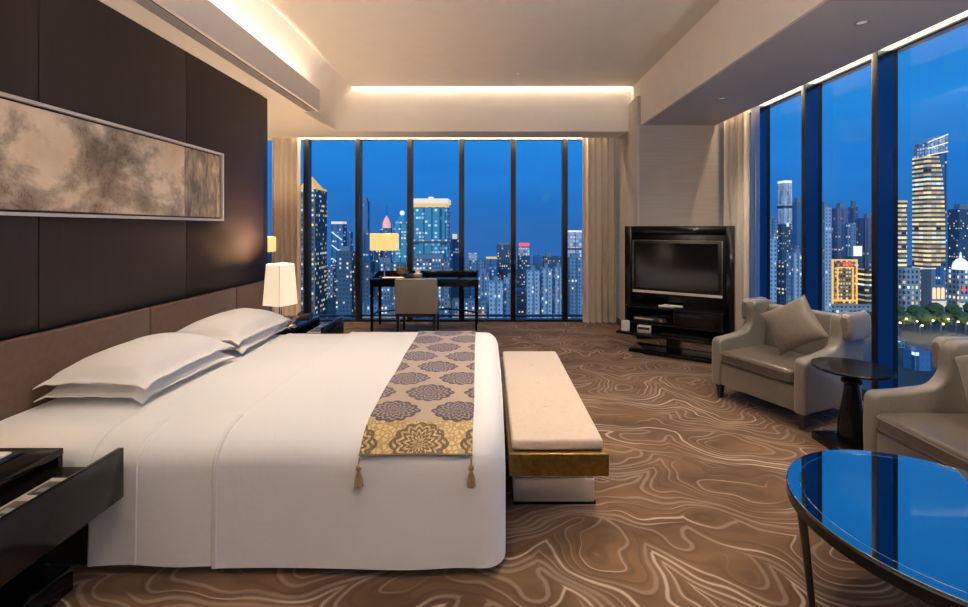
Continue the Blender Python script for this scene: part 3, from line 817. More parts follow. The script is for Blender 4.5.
# ------------------------------------------------------------------ armchairs (local x = width, y = depth from front)
def armchair(label, loc, rot):
    r = thing('armchair', label, 'armchair', loc, rot, 'taupe satin armchairs by the right-hand windows')
    Wd, Dp, AT = 0.405, 0.74, 0.095
    MB().box(-Wd + AT - 0.01, Wd - AT + 0.01, 0.012, Dp - 0.06, 0.125, 0.315, 0.015, 3).build('base', 'satin_taupe', r)
    m_ = MB()
    n_ = 12
    rows = []
    # crowned seat cushion
    m_.box(-Wd + AT + 0.003, Wd - AT - 0.003, -0.012, Dp - 0.18, 0.318, 0.432, 0.035, 4)
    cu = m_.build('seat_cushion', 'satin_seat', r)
    pp = MB(); x_, y0_, y1_ = Wd - AT - 0.004, -0.012, Dp - 0.2
    pp.tube([(-x_ + 0.02, y0_ + 0.002, 0.402), (x_ - 0.02, y0_ + 0.002, 0.402)], 0.006, 8)
    pp.tube([(-x_ + 0.02, y0_ + 0.002, 0.345), (x_ - 0.02, y0_ + 0.002, 0.345)], 0.006, 8)
    pp.build('piping', 'satin_seat', cu)
    # side profile: low arm sweeping up to the wing
    prof = [(0.0, 0.125), (-0.005, 0.30), (0.0, 0.480)]
    for k in range(1, 6):
        a = pi / 2 * k / 5; prof.append((0.055 - 0.055 * cos(a), 0.480 + 0.05 * sin(a)))
    prof += [(0.20, 0.540), (0.31, 0.556)]
    for k in range(1, 8):
        a = pi / 2 * k / 7; prof.append((0.31 + 0.13 * sin(a), 0.556 + 0.145 * (1 - cos(a))))
    prof += [(0.445, 0.755)]
    for k in range(1, 6):
        a = pi / 2 * k / 5; prof.append((0.445 + 0.05 * (1 - cos(a)), 0.755 + 0.07 * sin(a)))
    prof += [(0.62, 0.833), (0.72, 0.82), (0.755, 0.77), (0.745, 0.5), (0.72, 0.125)]
    for s in (-1, 1):
        a0, a1 = (s * Wd, s * (Wd - AT)) if s < 0 else (Wd - AT, Wd)
        m_ = MB(); m_.prism(prof, 'x', min(a0, a1), max(a0, a1), 0.022, 3); m_.build('arm', 'satin_taupe', r)
        # outward roll of the wing
        m_ = MB()
        xo = s * (Wd + 0.008)
        sec = []
        for k in range(17):
            t = k / 16; y = 0.448 + 0.30 * t
            rx, rz = 0.048, 0.105
            if k in (0, 16): rx *= 0.55; rz *= 0.7
            if k in (1, 15): rx *= 0.9; rz *= 0.93
            sec.append([(xo + rx * (abs(cos(q)) ** 0.6) * (1 if cos(q) > 0 else -1), y, 0.735 + rz * (abs(sin(q)) ** 0.6) * (1 if sin(q) > 0 else -1)) for q in [2 * pi * i / 24 for i in range(24)]])
        m_.loft(sec); m_.build('wing', 'satin_taupe', r)
    tilt = Matrix.Translation((0, 0.565, 0.36)) @ Matrix.Rotation(radians(-7), 4, 'X')
    MB().box(-Wd + AT - 0.004, Wd - AT + 0.004, 0.0, 0.13, -0.22, 0.445, 0.035, 4, M=tilt).build('backrest', 'satin_taupe', r)
    for sx in (-1, 1):
        for y in (0.05, 0.68):
            m_ = MB(); m_.frustum((sx * (Wd - 0.055), y), 0.030, 0.030, 0.055, 0.055, 0, 0.128); m_.build('leg', 'espresso_wood', r)
    return r
CA = radians(-65.8)
c1 = Vector((2.140, 3.650)); 
ac1 = armchair('taupe satin armchair nearest the television stand, with a tilted cushion', (c1.x, c1.y, 0), CA)
ac2 = dup(ac1, (2.245, 2.32, 0), radians(-91), 'taupe satin armchair cut by the frame edge, behind the round blue-reflecting table')

def throw_cushion(label, loc, rot, size):
    n = 22
    def surf(s):
        rows = []
        for i in range(n + 1):
            row = []
            for j in range(n + 1):
                u = -1 + 2 * i / n; v = -1 + 2 * j / n
                p = (max(0, 1 - abs(u) ** 2.4) ** 0.6) * (max(0, 1 - abs(v) ** 2.4) ** 0.6)
                x = u * size / 2 * (1 - 0.07 * (1 - v * v) * abs(u) ** 2); y = v * size / 2 * (1 - 0.07 * (1 - u * u) * abs(v) ** 2)
                row.append((x, y, s * (0.004 + 0.075 * p) + 0.008 * noise.noise((x * 8, y * 8, s)) * p))
            rows.append(row)
        return rows
    a, b = surf(1), surf(-1)
    mb = MB(); mb.grid(a); mb.grid(b)
    def border(rw):
        return list(rw[0]) + [q[-1] for q in rw[1:]] + list(reversed(rw[-1][:-1])) + [q[0] for q in reversed(rw[1:-1])]
    mb.grid([border(a), border(b)], close=True)
    bmesh.ops.remove_doubles(mb.bm, verts=list(mb.bm.verts), dist=0.0005)
    o = mb.build('throw_cushion', 'cushion_satin', None, angle=70)
    o.matrix_world = Matrix.Translation(loc) @ rot
    return tag(o, label, 'cushion', 'satin cushions on the armchairs')
def chair_pt(c, ang, x, y, z):
    return Vector((c[0] + x * cos(ang) - y * sin(ang), c[1] + x * sin(ang) + y * cos(ang), z))
rc = Matrix.Rotation(CA, 4, 'Z') @ Matrix.Rotation(radians(68), 4, 'X') @ Matrix.Rotation(radians(8), 4, 'Y') @ Matrix.Rotation(radians(38), 4, 'Z')
throw_cushion('square taupe satin cushion balanced on its corner on the armchair near the television', chair_pt(c1, CA, 0.070, 0.380, 0.695), rc, 0.385)
rc2 = Matrix.Rotation(radians(-91), 4, 'Z') @ Matrix.Rotation(radians(68), 4, 'X') @ Matrix.Rotation(radians(35), 4, 'Z')
throw_cushion('taupe satin cushion just showing at the frame edge on the cut-off armchair', chair_pt((2.245, 2.32), radians(-91), 0.02, 0.385, 0.715), rc2, 0.40)

# ------------------------------------------------------------------ tables
sd = thing('side_table', 'small round black pedestal side table between the two armchairs', 'side table', (2.455, 3.055, 0))
MB().lathe([(0.215, 0.535), (0.228, 0.541), (0.230, 0.552), (0.226, 0.560), (0.0, 0.560)], 48).build('top', 'black_lacquer', sd)
MB().lathe([(0.075, 0.055), (0.082, 0.09), (0.078, 0.17), (0.058, 0.30), (0.044, 0.40), (0.042, 0.44), (0.060, 0.455), (0.060, 0.47), (0.048, 0.485), (0.09, 0.535)], 32).build('pedestal', 'black_lacquer', sd)
MB().box(-0.16, 0.16, -0.16, 0.16, 0.0, 0.055, 0.004).build('base', 'black_lacquer', sd)

ct = thing('coffee_table', 'large round coffee table with mirror-dark glass top reflecting the blue sky', 'coffee table', (1.675, 1.635, 0))
CR = 0.50
MB().lathe([(CR - 0.07, 0.392), (CR - 0.006, 0.394), (CR, 0.400), (CR, 0.436), (CR - 0.004, 0.441), (CR - 0.07, 0.441)], 128).build('rim', 'black_lacquer', ct)
MB().lathe([(CR - 0.004, 0.4415), (CR - 0.002, 0.4435), (CR - 0.002, 0.4485), (CR - 0.004, 0.450), (CR - 0.044, 0.450), (CR - 0.0455, 0.4488), (CR - 0.047, 0.450), (0.0, 0.450)], 128).build('glass_top', 'black_mirror_glass', ct, angle=8)
for a in (165, 225, 345, 45):
    a = radians(a)
    m_ = MB()
    p0 = Vector((cos(a) * (CR - 0.025), sin(a) * (CR - 0.025), 0.405)); p1 = Vector((cos(a) * (CR - 0.065), sin(a) * (CR - 0.065), 0))
    m_.tube([p0, p1], [0.017, 0.012], 12); m_.build('leg', 'espresso_wood', ct)

# ------------------------------------------------------------------ ceiling fittings
gr = thing('air_grille', 'long slotted air grille in the bulkhead above the dark panelled wall', 'grille', (-2.135, 2.0, 2.90))
MB().box(-0.055, 0.055, -3.4, 3.38, -0.004, 0.0).build('frame', 'dark_plastic', gr)
m_ = MB()
for k in range(6): m_.box(-0.050 + k * 0.0182, -0.0425 + k * 0.0182, -3.39, 3.37, -0.010, -0.004)
m_.build('slats', 'plaster_grey', gr)
def downlight(x, y, z, label, energy, size, blend, target=None, col=(1.0, 0.86, 0.70)):
    r = thing('downlight', label, 'downlight', (x, y, z), 0, 'recessed ceiling downlights')
    MB().lathe([(0.030, -0.001), (0.030, -0.004), (0.046, -0.004), (0.046, 0.0)], 24).build('trim_ring', 'grey_plastic', r)
    MB().cyl((0, 0, -0.0025), 0.030, 0.002, 20).build('lens', 'downlight_lens', r)
    spot('downlight_beam', (x, y, z - 0.012), target or (x, y, 0), energy, size, blend, col)
def spot(name, loc, target, energy, size, blend, col, rad=0.03):
    l = bpy.data.lights.new(name, 'SPOT'); l.energy = energy; l.spot_size = radians(size); l.spot_blend = blend; l.color = col; l.shadow_soft_size = rad
    o = bpy.data.objects.new(name, l); COL.objects.link(o); o.location = loc
    o.rotation_euler = (Vector(target) - Vector(loc)).to_track_quat('-Z', 'Y').to_euler()
downlight(2.53, 3.06, 2.90, 'recessed downlight in the right soffit above the armchairs', 60, 110, 1.0)
downlight(2.50, 4.85, 2.90, 'small recessed downlight in the right soffit before the television', 55, 125, 1.0)
downlight(2.50, 1.30, 2.90, 'recessed downlight in the right soffit above the coffee table', 40, 110, 1.0)
sp = thing('sprinkler', 'tiny white sprinkler head in the raised ceiling before the far window', 'sprinkler', (0.38, 5.92, 3.53))
MB().lathe([(0.030, 0), (0.028, -0.006), (0.008, -0.008), (0.007, -0.03), (0.02, -0.034), (0.0, -0.036)], 16).build('head', 'white_plastic', sp)

# ------------------------------------------------------------------ lights of the room
def area(name, loc, aim, sx, sy, energy, col, rot=None):
    l = bpy.data.lights.new(name, 'AREA'); l.shape = 'RECTANGLE'; l.size = sx; l.size_y = sy; l.energy = energy; l.color = col
    o = bpy.data.objects.new(name, l); COL.objects.link(o); o.location = loc
    d = Vector(aim).normalized()
    # long side (size) stays horizontal along world X or Y
    z = -d; x = Vector((1, 0, 0)) if rot == 'x' else Vector((0, 1, 0))
    y = z.cross(x).normalized(); x = y.cross(z).normalized()
    o.rotation_euler = Matrix((x, y, z)).transposed().to_euler()
    return o
WARM = (1.0, 0.76, 0.50); WARM2 = (1.0, 0.84, 0.66)
area('cove_strip_left', (-2.13, 1.9, 2.955), (0.35, 0, 1), 6.9, 0.05, 19, WARM2, 'y')
area('cove_strip_far', (0.03, 6.495, 3.605), (0, 0.25, -1), 4.0, 0.03, 6, WARM2, 'x')
area('slot_strip_far', (-0.8, 7.09, 3.09), (0, 0.1, -1), 5.2, 0.03, 26, WARM, 'x')
area('slot_strip_right', (3.14, 2.3, 3.165), (0.35, 0, -1), 7.4, 0.03, 30, WARM, 'y')
def point(name, loc, e, col, rad=0.04):
    l = bpy.data.lights.new(name, 'POINT'); l.energy = e; l.color = col; l.shadow_soft_size = rad
    o = bpy.data.objects.new(name, l); COL.objects.link(o); o.location = loc
point('bedside_bulb', (-2.11, 4.53, 1.055), 44, (1.0, 0.70, 0.46))
point('amber_bulb', (-3.15, 6.25, 1.28), 22, (1.0, 0.74, 0.46))
point('desk_bulb', (-1.58, 6.74, 1.30), 4, (1.0, 0.62, 0.28))
point('near_fill_bulb', (-2.11, 1.50, 0.95), 7, (1.0, 0.72, 0.45))  # bulb of an unseen twin lamp, added to brighten the near bed end
nb = thing('table_lamp', 'twin bedside lamp added out of view for fill, with cream square shade, on the nightstand nearer the camera', 'lamp', (-2.11, 1.50, 0.574), radians(38))
MB().box(-0.075, 0.075, -0.075, 0.075, 0, 0.016, 0.003).build('base', 'chrome', nb)
MB().lathe([(0.028, 0.016), (0.014, 0.03), (0.012, 0.30), (0.0, 0.305)], 16).build('stem', 'chrome', nb)
four_sided_shade(0.27, 0.225, 0.155, 0.565).build('shade', 'cream_shade', nb)
def uplighter(x, y, e, label):  # unseen floor lamps added behind the camera to brighten ceiling and bed
    r = thing('floor_lamp', label, 'lamp', (x, y, 0))
    MB().cyl((0, 0, 0), 0.16, 0.025, 32, 0.005).build('base', 'chrome', r)
    MB().cyl((0, 0, 0.025), 0.014, 1.68, 12).build('pole', 'chrome', r)
    MB().lathe([(0.03, 1.70), (0.12, 1.76), (0.20, 1.86), (0.205, 1.86), (0.125, 1.75), (0.03, 1.69)], 32).build('bowl', 'silver_frame', r)
    point('uplighter_fill_bulb', (x, y, 1.84), e, (1.0, 0.95, 0.93), 0.06)
uplighter(-1.9, -1.0, 165, 'chrome uplighter floor lamp added for fill, out of view in the rear corner by the dark panelled wall')
uplighter(2.4, -1.0, 165, 'chrome uplighter floor lamp added for fill, out of view in the rear corner by the right-hand windows')
# unseen downlights added in the raised ceiling to brighten bed, bench and carpet
for (x, y, tx, ty, e, sz) in ((-1.35, 2.55, -1.75, 2.65, 36, 62), (-1.35, 3.55, -1.75, 3.5, 52, 62), (-0.25, 2.6, -0.2, 2.9, 44, 70), (0.7, 3.3, 0.5, 3.1, 80, 62),
                              (1.4, 3.6, 1.15, 3.2, 120, 62), (-0.3, 0.7, -0.3, 1.4, 32, 90), (1.2, 0.6, 1.2, 1.3, 12, 90), (0.2, 3.9, 0.2, 5.4, 50, 80)):
    downlight(x, y, 3.53, 'recessed downlight added in the raised ceiling to light the bed and carpet, above the view', e, sz, 0.9, (tx, ty, 0.5), (1.0, 0.84, 0.68))

# ------------------------------------------------------------------ dusk sky
w = bpy.data.worlds.new('dusk'); SC.world = w; w.use_nodes = True
t = w.node_tree; t.nodes.clear()
out = t.nodes.new('ShaderNodeOutputWorld'); bg = t.nodes.new('ShaderNodeBackground'); tc = t.nodes.new('ShaderNodeTexCoord')
sx = t.nodes.new('ShaderNodeSeparateXYZ'); rp = t.nodes.new('ShaderNodeValToRGB'); nz = t.nodes.new('ShaderNodeTexNoise'); mp = t.nodes.new('ShaderNodeMapping')
mxn = t.nodes.new('ShaderNodeMix'); mxn.data_type = 'RGBA'; mxn.blend_type = 'MULTIPLY'; r2 = t.nodes.new('ShaderNodeValToRGB')
t.links.new(tc.outputs['Generated'], sx.inputs[0]); t.links.new(sx.outputs[2], rp.inputs[0])
e = rp.color_ramp.elements
EK = 2 ** EXPO
for k, (p, c) in enumerate([(0.0, (0.032, 0.165, 0.50)), (0.05, (0.021, 0.19, 0.60)), (0.12, (0.020, 0.225, 0.72)), (0.20, (0.0205, 0.27, 0.78)), (0.34, (0.025, 0.30, 0.82)), (1.0, (0.015, 0.19, 0.52))]):
    c = tuple(q / EK for q in c)
    if k >= len(e): e.new(p)
    e[k].position = p; e[k].color = (*c, 1)
mp.inputs['Scale'].default_value = (2, 2, 7); t.links.new(tc.outputs['Generated'], mp.inputs[0]); t.links.new(mp.outputs[0], nz.inputs['Vector'])
nz.inputs['Scale'].default_value = 2.0; nz.inputs['Detail'].default_value = 4
r2.color_ramp.elements[0].position = 0.3; r2.color_ramp.elements[0].color = (0.88, 0.88, 0.9, 1); r2.color_ramp.elements[1].position = 0.7; r2.color_ramp.elements[1].color = (1.08, 1.06, 1.04, 1)
t.links.new(nz.outputs[0], r2.inputs[0]); mxn.inputs[0].default_value = 1.0
t.links.new(rp.outputs[0], mxn.inputs[6]); t.links.new(r2.outputs[0], mxn.inputs[7])
t.links.new(mxn.outputs[2], bg.inputs[0]); bg.inputs[1].default_value = 1.0; t.links.new(bg.outputs[0], out.inputs[0])
# afterglow behind the building, lighting the facades that face it
l = bpy.data.lights.new('afterglow', 'SUN'); l.energy = 1.0; l.color = (0.62, 0.80, 1.0); l.angle = radians(30)
o = bpy.data.objects.new('afterglow', l); COL.objects.link(o); o.location = (-20, -40, 40)
o.rotation_euler = Vector((0.35, 1.0, -0.35)).to_track_quat('-Z', 'Y').to_euler()

# ------------------------------------------------------------------ the city outside (real distances, ground 70 m below the room)
GZ = -70.0
def facade(name, wall, glass, cw, ch, ww, wh, lit, warm, es, vstripe=0.0):
    """wall with a grid of windows, some of them lit; object space in metres"""
    m = mat(name, wall, 0.6, 0, 0.4); n = NT(m)
    x, y, z = n.xyz(n.coord('Object'))
    nz_ = n.xyz(n.n('ShaderNodeNewGeometry').outputs['Normal'])[2]
    wallmask = n.m('LESS_THAN', n.m('ABSOLUTE', nz_), 0.5)
    rnd = n.n('ShaderNodeObjectInfo').outputs['Random']
    h = n.m('DIVIDE', n.m('ADD', x, y), cw); v = n.m('DIVIDE', z, ch)
    fh = n.m('ABSOLUTE', n.m('SUBTRACT', n.m('FRACT', h), 0.5)); fv = n.m('ABSOLUTE', n.m('SUBTRACT', n.m('FRACT', v), 0.5))
    mask = n.m('MULTIPLY', n.m('MULTIPLY', n.m('LESS_THAN', fh, ww / 2), n.m('LESS_THAN', fv, wh / 2)), wallmask)
    wn = n.n('ShaderNodeTexWhiteNoise', noise_dimensions='4D')
    n.lk(n.vec(n.m('FLOOR', h), n.m('FLOOR', v), 0.0), wn.inputs['Vector']); n.lk(n.m('MULTIPLY', rnd, 50.0), wn.inputs['W'])
    on = n.m('LESS_THAN', wn.outputs['Value'], lit)
    r, g, b = n.xyz(wn.outputs['Color'])
    colr = n.mix(n.m('LESS_THAN', g, warm), (0.72, 0.88, 1.0), (1.0, 0.70, 0.34))
    base = n.mix(mask, wall, glass)
    if vstripe:
        st = n.m('LESS_THAN', n.m('FRACT', n.m('DIVIDE', n.m('ADD', x, y), vstripe)), 0.22)
        base = n.mix(n.m('MULTIPLY', st, wallmask), base, tuple(c * 0.45 for c in wall))
    n.base(base)
    n.lk(colr, n.bsdf.inputs['Emission Color'])
    n.lk(n.m('MULTIPLY', n.m('MULTIPLY', mask, on), n.m('MULTIPLY', n.m('ADD', n.m('MULTIPLY', b, 0.9), 0.25), es)), n.bsdf.inputs['Emission Strength'])
facade('office_brown', (0.19, 0.165, 0.15), (0.05, 0.05, 0.06), 2.6, 3.6, 0.5, 0.45, 0.40, 0.62, 0.60)
facade('dark_grid', (0.07, 0.11, 0.16), (0.03, 0.05, 0.09), 2.4, 2.9, 0.5, 0.45, 0.20, 0.45, 0.63)
facade('glass_blue', (0.08, 0.20, 0.34), (0.06, 0.17, 0.34), 2.6, 3.4, 0.7, 0.5, 0.12, 0.25, 0.52, 7.0)
facade('glass_teal', (0.10, 0.36, 0.46), (0.08, 0.40, 0.50), 3.2, 3.8, 0.75, 0.55, 0.30, 0.10, 0.39, 8.0)
facade('apartments_white', (0.42, 0.50, 0.58), (0.10, 0.16, 0.24), 2.6, 2.9, 0.42, 0.5, 0.12, 0.5, 0.68, 6.5)
facade('apartments_blue', (0.20, 0.29, 0.40), (0.05, 0.10, 0.17), 2.6, 2.9, 0.45, 0.5, 0.15, 0.5, 0.63, 6.5)
facade('apartments_purple', (0.20, 0.21, 0.30), (0.06, 0.07, 0.13), 2.8, 3.0, 0.45, 0.5, 0.12, 0.6, 0.60, 7.0)
facade('blocks_lit', (0.17, 0.23, 0.30), (0.04, 0.06, 0.09), 2.3, 2.9, 0.5, 0.5, 0.33, 0.45, 0.63, 9.0)
facade('tower_white', (0.45, 0.46, 0.52), (0.3, 0.3, 0.34), 2.8, 3.4, 0.55, 0.6, 0.80, 0.25, 0.39, 7.0)
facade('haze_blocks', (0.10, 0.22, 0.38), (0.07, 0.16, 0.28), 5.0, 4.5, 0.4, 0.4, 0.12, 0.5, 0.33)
facade('lit_bands', (0.16, 0.14, 0.12), (0.06, 0.06, 0.06), 4.5, 4.3, 0.97, 0.50, 0.95, 0.85, 0.62)
facade('warm_bands', (0.10, 0.09, 0.08), (0.04, 0.04, 0.04), 9.0, 4.6, 0.97, 0.35, 0.80, 0.85, 0.60)
facade('hotel_orange', (0.36, 0.20, 0.09), (0.07, 0.05, 0.04), 2.4, 3.2, 0.6, 0.5, 0.72, 0.97, 0.60)
facade('arcade_stone', (0.38, 0.39, 0.38), (0.06, 0.07, 0.09), 3.6, 4.5, 0.5, 0.55, 0.35, 0.6, 0.75)
mat('gold_glow', (0.4, 0.25, 0.08), 0.5, emit=(1.0, 0.52, 0.14), es=0.40)
mat('roof_glow', (0.4, 0.4, 0.4), 0.5, emit=(1.0, 0.76, 0.42), es=0.38)
mat('orange_glow', (0.4, 0.2, 0.05), 0.5, emit=(1.0, 0.46, 0.10), es=0.62)
mat('red_lantern', (0.4, 0.2, 0.2), 0.5, emit=(1.0, 0.42, 0.36), es=0.45)
mat('dusk_concrete', (0.22, 0.24, 0.28), 0.8)
mat('neon_white', (0.4, 0.5, 0.6), 0.5, emit=(0.72, 0.90, 1.0), es=0.5)
mat('steel_dark', (0.06, 0.08, 0.11), 0.4)
mat('street_lamp_glow', (0.5, 0.4, 0.2), 0.5, emit=(1.0, 0.75, 0.38), es=1.3)
speckle('asphalt', (0.05, 0.055, 0.065), (0.09, 0.085, 0.08), 0.08, bump=0, rough=0.8)
speckle('night_leaves', (0.05, 0.085, 0.03), (0.10, 0.13, 0.035), 0.9, bump=0, rough=0.9)

def at(px, D): return (px - 490) / F * D
def hz(py, D): return CAM_H + (228 - py) / F * D
class Bld:
    def __init__(s, x0, x1, ytop, D, material, label, cat='building', depth=None, name='tower_block', group=None):
        s.D = D; s.p0, s.p1 = x0, x1
        a, c = at(x0, D), at(x1, D); w = c - a
        far = min(abs(a), abs(c)) if a * c > 0 else 0.0
        s.d = depth or min(max(w * 0.8, 12), 30)
        if far > 1: s.d = min(s.d, 0.42 * w * D / far)       # the flank that faces us shows too
        k = 1 + s.d / D
        if a * c > 0:
            if c < 0: c = c * k
            else: a = a * k
        s.x = (a + c) / 2; s.w = c - a; s.h = hz(ytop, D) - GZ
        s.root = thing(name, label, cat, (s.x, D + s.d / 2, GZ), 0, group)
        s.mat = material
        if material:
            MB().box(-s.w / 2, s.w / 2, -s.d / 2, s.d / 2, 0, s.h).build('body', material, s.root)
    def lx(s, px): return ((px - s.p0) / (s.p1 - s.p0) - 0.5) * s.w
    def lz(s, py): return hz(py, s.D) - GZ
    def roofbox(s, f=0.5, h=4, off=0.0, material='dusk_concrete', name='roof_box'):
        MB().box(-s.w * f / 2 + off, s.w * f / 2 + off, -s.d * f / 2, s.d * f / 2, s.h, s.h + h).build(name, material, s.root); return s
    def mast(s, h, px=None, r=0.5):
        x = 0 if px is None else s.lx(px)
        MB().tube([(x, 0, s.h), (x, 0, s.h + h)], [r, r * 0.4], 6).build('mast', 'steel_dark', s.root); return s
    def part(s, name, material, x0, x1, y0, y1, proud=0.6, back=None):
        """a block on the front face, given by what it spans there"""
        MB().box(s.lx(x0), s.lx(x1), -s.d / 2 - proud, (s.d / 2 + proud) if back else -s.d / 2 - 0.02, s.lz(y1), s.lz(y0)).build(name, material, s.root); return s

struct(MB().box(-900, 1400, 60, 860, GZ - 1, GZ).build('ground', 'asphalt'))

# --- seen through the far window
b = Bld(295, 327, 189, 330, 'office_brown', 'brown office tower with glowing golden pyramid roof behind the left end of the far window', depth=24)
zt = b.h; w_ = b.w / 2
MB().loft([[(-w_ * 1.02, -12.3, zt), (w_ * 1.02, -12.3, zt), (w_ * 1.02, 12.3, zt), (-w_ * 1.02, 12.3, zt)], [(-w_ * .95, -11, zt + 1.6), (w_ * .95, -11, zt + 1.6), (w_ * .95, 11, zt + 1.6), (-w_ * .95, 11, zt + 1.6)]]).build('cornice', 'gold_glow', b.root)
MB().loft([[(-w_ * .8, -9, zt + 1.6), (w_ * .8, -9, zt + 1.6), (w_ * .8, 9, zt + 1.6), (-w_ * .8, 9, zt + 1.6)], [(-0.4, -0.4, zt + 10.5), (0.4, -0.4, zt + 10.5), (0.4, 0.4, zt + 10.5), (-0.4, 0.4, zt + 10.5)]]).build('pyramid_roof', 'roof_copper', b.root) if False else MB().loft([[(-w_ * .8, -9, zt + 1.6), (w_ * .8, -9, zt + 1.6), (w_ * .8, 9, zt + 1.6), (-w_ * .8, 9, zt + 1.6)], [(-0.4, -0.4, zt + 10.5), (0.4, -0.4, zt + 10.5), (0.4, 0.4, zt + 10.5), (-0.4, 0.4, zt + 10.5)]]).build('pyramid_roof', 'gold_glow', b.root)
b = Bld(331, 347, 224, 520, 'glass_blue', 'blue glass tower with white diagonal light lines beside the pyramid-roofed tower')
b.part('lit_crown', 'roof_glow', 331.5, 346.5, 221.5, 224, 0.5, True)
m_ = MB()
for k in range(5):
    za, zb_ = b.lz(232 + k * 13), b.lz(226 + k * 13 + 14)
    m_.tube([(b.lx(332), -b.d / 2 - 0.5, za), (b.lx(346), -b.d / 2 - 0.5, zb_)], 0.55, 5)
m_.build('light_lines', 'neon_white', b.root)
Bld(347, 353, 232, 600, 'glass_blue', 'thin dark blue tower just right of the one with diagonal light lines').mast(9)
Bld(336, 357, 251, 300, 'dark_grid', 'dark apartment block with scattered lit windows in front of the diagonal-lined tower').roofbox(0.6, 3)
Bld(325, 337, 265, 460, 'blocks_lit', 'low lit block between the brown pyramid-roofed tower and the dark apartment block')
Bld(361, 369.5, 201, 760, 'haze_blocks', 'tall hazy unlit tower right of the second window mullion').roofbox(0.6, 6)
Bld(360, 373, 233, 430, 'glass_blue', 'blue glass block left of the desk lamp').roofbox(0.5, 4)
Bld(357, 375, 262, 310, 'dark_grid', 'dark block with lit windows behind the left desk legs')
Bld(374, 383, 246, 400, 'dark_grid', 'narrow dark tower directly behind the desk lamp')
b = Bld(380, 393, 228, 620, 'glass_blue', 'tower with red-lit lantern spire above the desk lamp')
MB().lathe([(5.5, 0), (5.5, 6), (3.5, 12), (0.0, 18)], 16).build('lantern', 'red_lantern', b.root, (0, 0, b.h)); b.mast(30, r=0.7)
b = Bld(392, 409, 224, 560, 'glass_teal', 'round-topped teal tower with white lit finial behind the desk lamp')
MB().lathe([(9, 0), (8.0, 4), (5.0, 8), (1.5, 11), (0, 12)], 20).build('dome', 'glass_teal', b.root, (2, 0, b.h)); MB().ball((2, 0, b.h + 14), 3.2, 12).build('lit_finial', 'neon_white', b.root)
b = Bld(411.5, 450, 207, 450, 'glass_teal', 'broad teal glass tower with bright golden crown', depth=30)
b.part('lit_crown', 'roof_glow', 410.5, 451, 198.5, 203.5, 1.0, True)
b.part('crown_core', 'gold_glow', 413, 449, 203.5, 207, 0.0, True)
b.part('glass_bay', 'glass_teal', 420, 443, 208, 254, 3.0)
b.part('balcony_band', 'steel_dark', 411, 450.5, 241, 243, 3.4)
m_ = MB(); m_.box(b.lx(428), b.lx(433), -4, 4, b.lz(198.5), b.lz(196)); m_.build('roof_box', 'roof_glow', b.root)
Bld(409, 451, 259, 330, 'blocks_lit', 'broad grey block of lit windows in front of the golden-crowned tower', depth=18).roofbox(0.7, 3)
Bld(376, 409, 264, 320, 'blocks_lit', 'grey block of lit windows behind the desk chair and desk lamp stem', depth=18).roofbox(0.4, 4, -5)
Bld(450, 459.5, 239, 540, 'glass_blue', 'slim blue tower just right of the golden-crowned tower').roofbox(0.5, 6, 0, 'roof_glow', 'lit_roof_box')
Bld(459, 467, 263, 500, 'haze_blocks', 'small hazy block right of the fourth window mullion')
b = Bld(464, 486, 260, 400, 'apartments_blue', 'blue-grey apartment block rising above the right end of the desk')
b.part('roof_house', 'tower_white', 468, 477.5, 253, 260, -4, False)
Bld(482, 498, 259, 480, 'glass_blue', 'blue block with a warm lit roof edge above the middle of the far window').part('lit_roof', 'gold_glow', 486, 497, 257.3, 259, -3, True)
Bld(477, 489, 273, 340, 'apartments_blue', 'pale blue flats beside the right-hand desk leg').roofbox(0.5, 3)
Bld(496.5, 511, 245, 520, 'dark_grid', 'dark office slab left of the fifth window mullion').roofbox(0.7, 3)
Bld(489, 503, 282, 290, 'apartments_white', 'white apartment tower, left one of the pair under the dark office slab').roofbox(0.35, 3)
Bld(503.4, 516, 279, 302, 'apartments_white', 'white apartment tower, right one of the pair under the dark office slab').roofbox(0.35, 3)
b = Bld(517, 530, 247, 560, 'dark_grid', 'dark tower with red glowing roof sign')
b.part('roof_sign', 'red_glow', 518.5, 529, 243, 246.2, 1.0); b.part('sign_backing', 'tower_white', 517.5, 529.5, 247.5, 256, 0.8)
for k, (xa, xb, yt, D, la) in enumerate(((526, 539.5, 271, 310, 'white apartment tower below the red roof sign'), (540, 552, 269, 318, 'white apartment tower, second to the right of the red-signed tower'), (552.6, 563, 268, 326, 'white apartment tower against the last window mullion'))):
    Bld(xa, xb, yt, D, 'apartments_white', la).roofbox(0.35, 3.5)
Bld(533, 543.5, 256, 640, 'haze_blocks', 'hazy blue tower with a thin mast right of the red roof sign').mast(10)
Bld(543, 563, 257, 600, 'dark_grid', 'wide dark block behind the white apartment towers').roofbox(0.3, 6, -6)
b = Bld(566.5, 582, 232, 420, 'tower_white', 'bright white tower beside the right-hand curtain of the far window')
b.part('lit_crown', 'white_glow', 567, 582, 230.5, 232, 0.5, True); b.part('dark_band', 'steel_dark', 566.2, 582.4, 248, 249.5, 0.6, True)
Bld(565, 585, 258, 350, 'apartments_blue', 'blue-grey block below the bright white tower at the curtain').roofbox(0.5, 3)
Bld(510, 528, 290, 345, 'dark_grid', 'low dark block between the two groups of white apartment towers')
Bld(452, 487, 301, 312, 'blocks_lit', 'low street-side block glimpsed under the right end of the desk', depth=12).part('lit_shopfront', 'gold_glow', 454, 486, 314, 317, 0.5)
Bld(355, 412, 303, 296, 'blocks_lit', 'low street-side block behind the left desk legs', depth=12).part('lit_shopfront', 'gold_glow', 358, 408, 314.5, 317, 0.5)
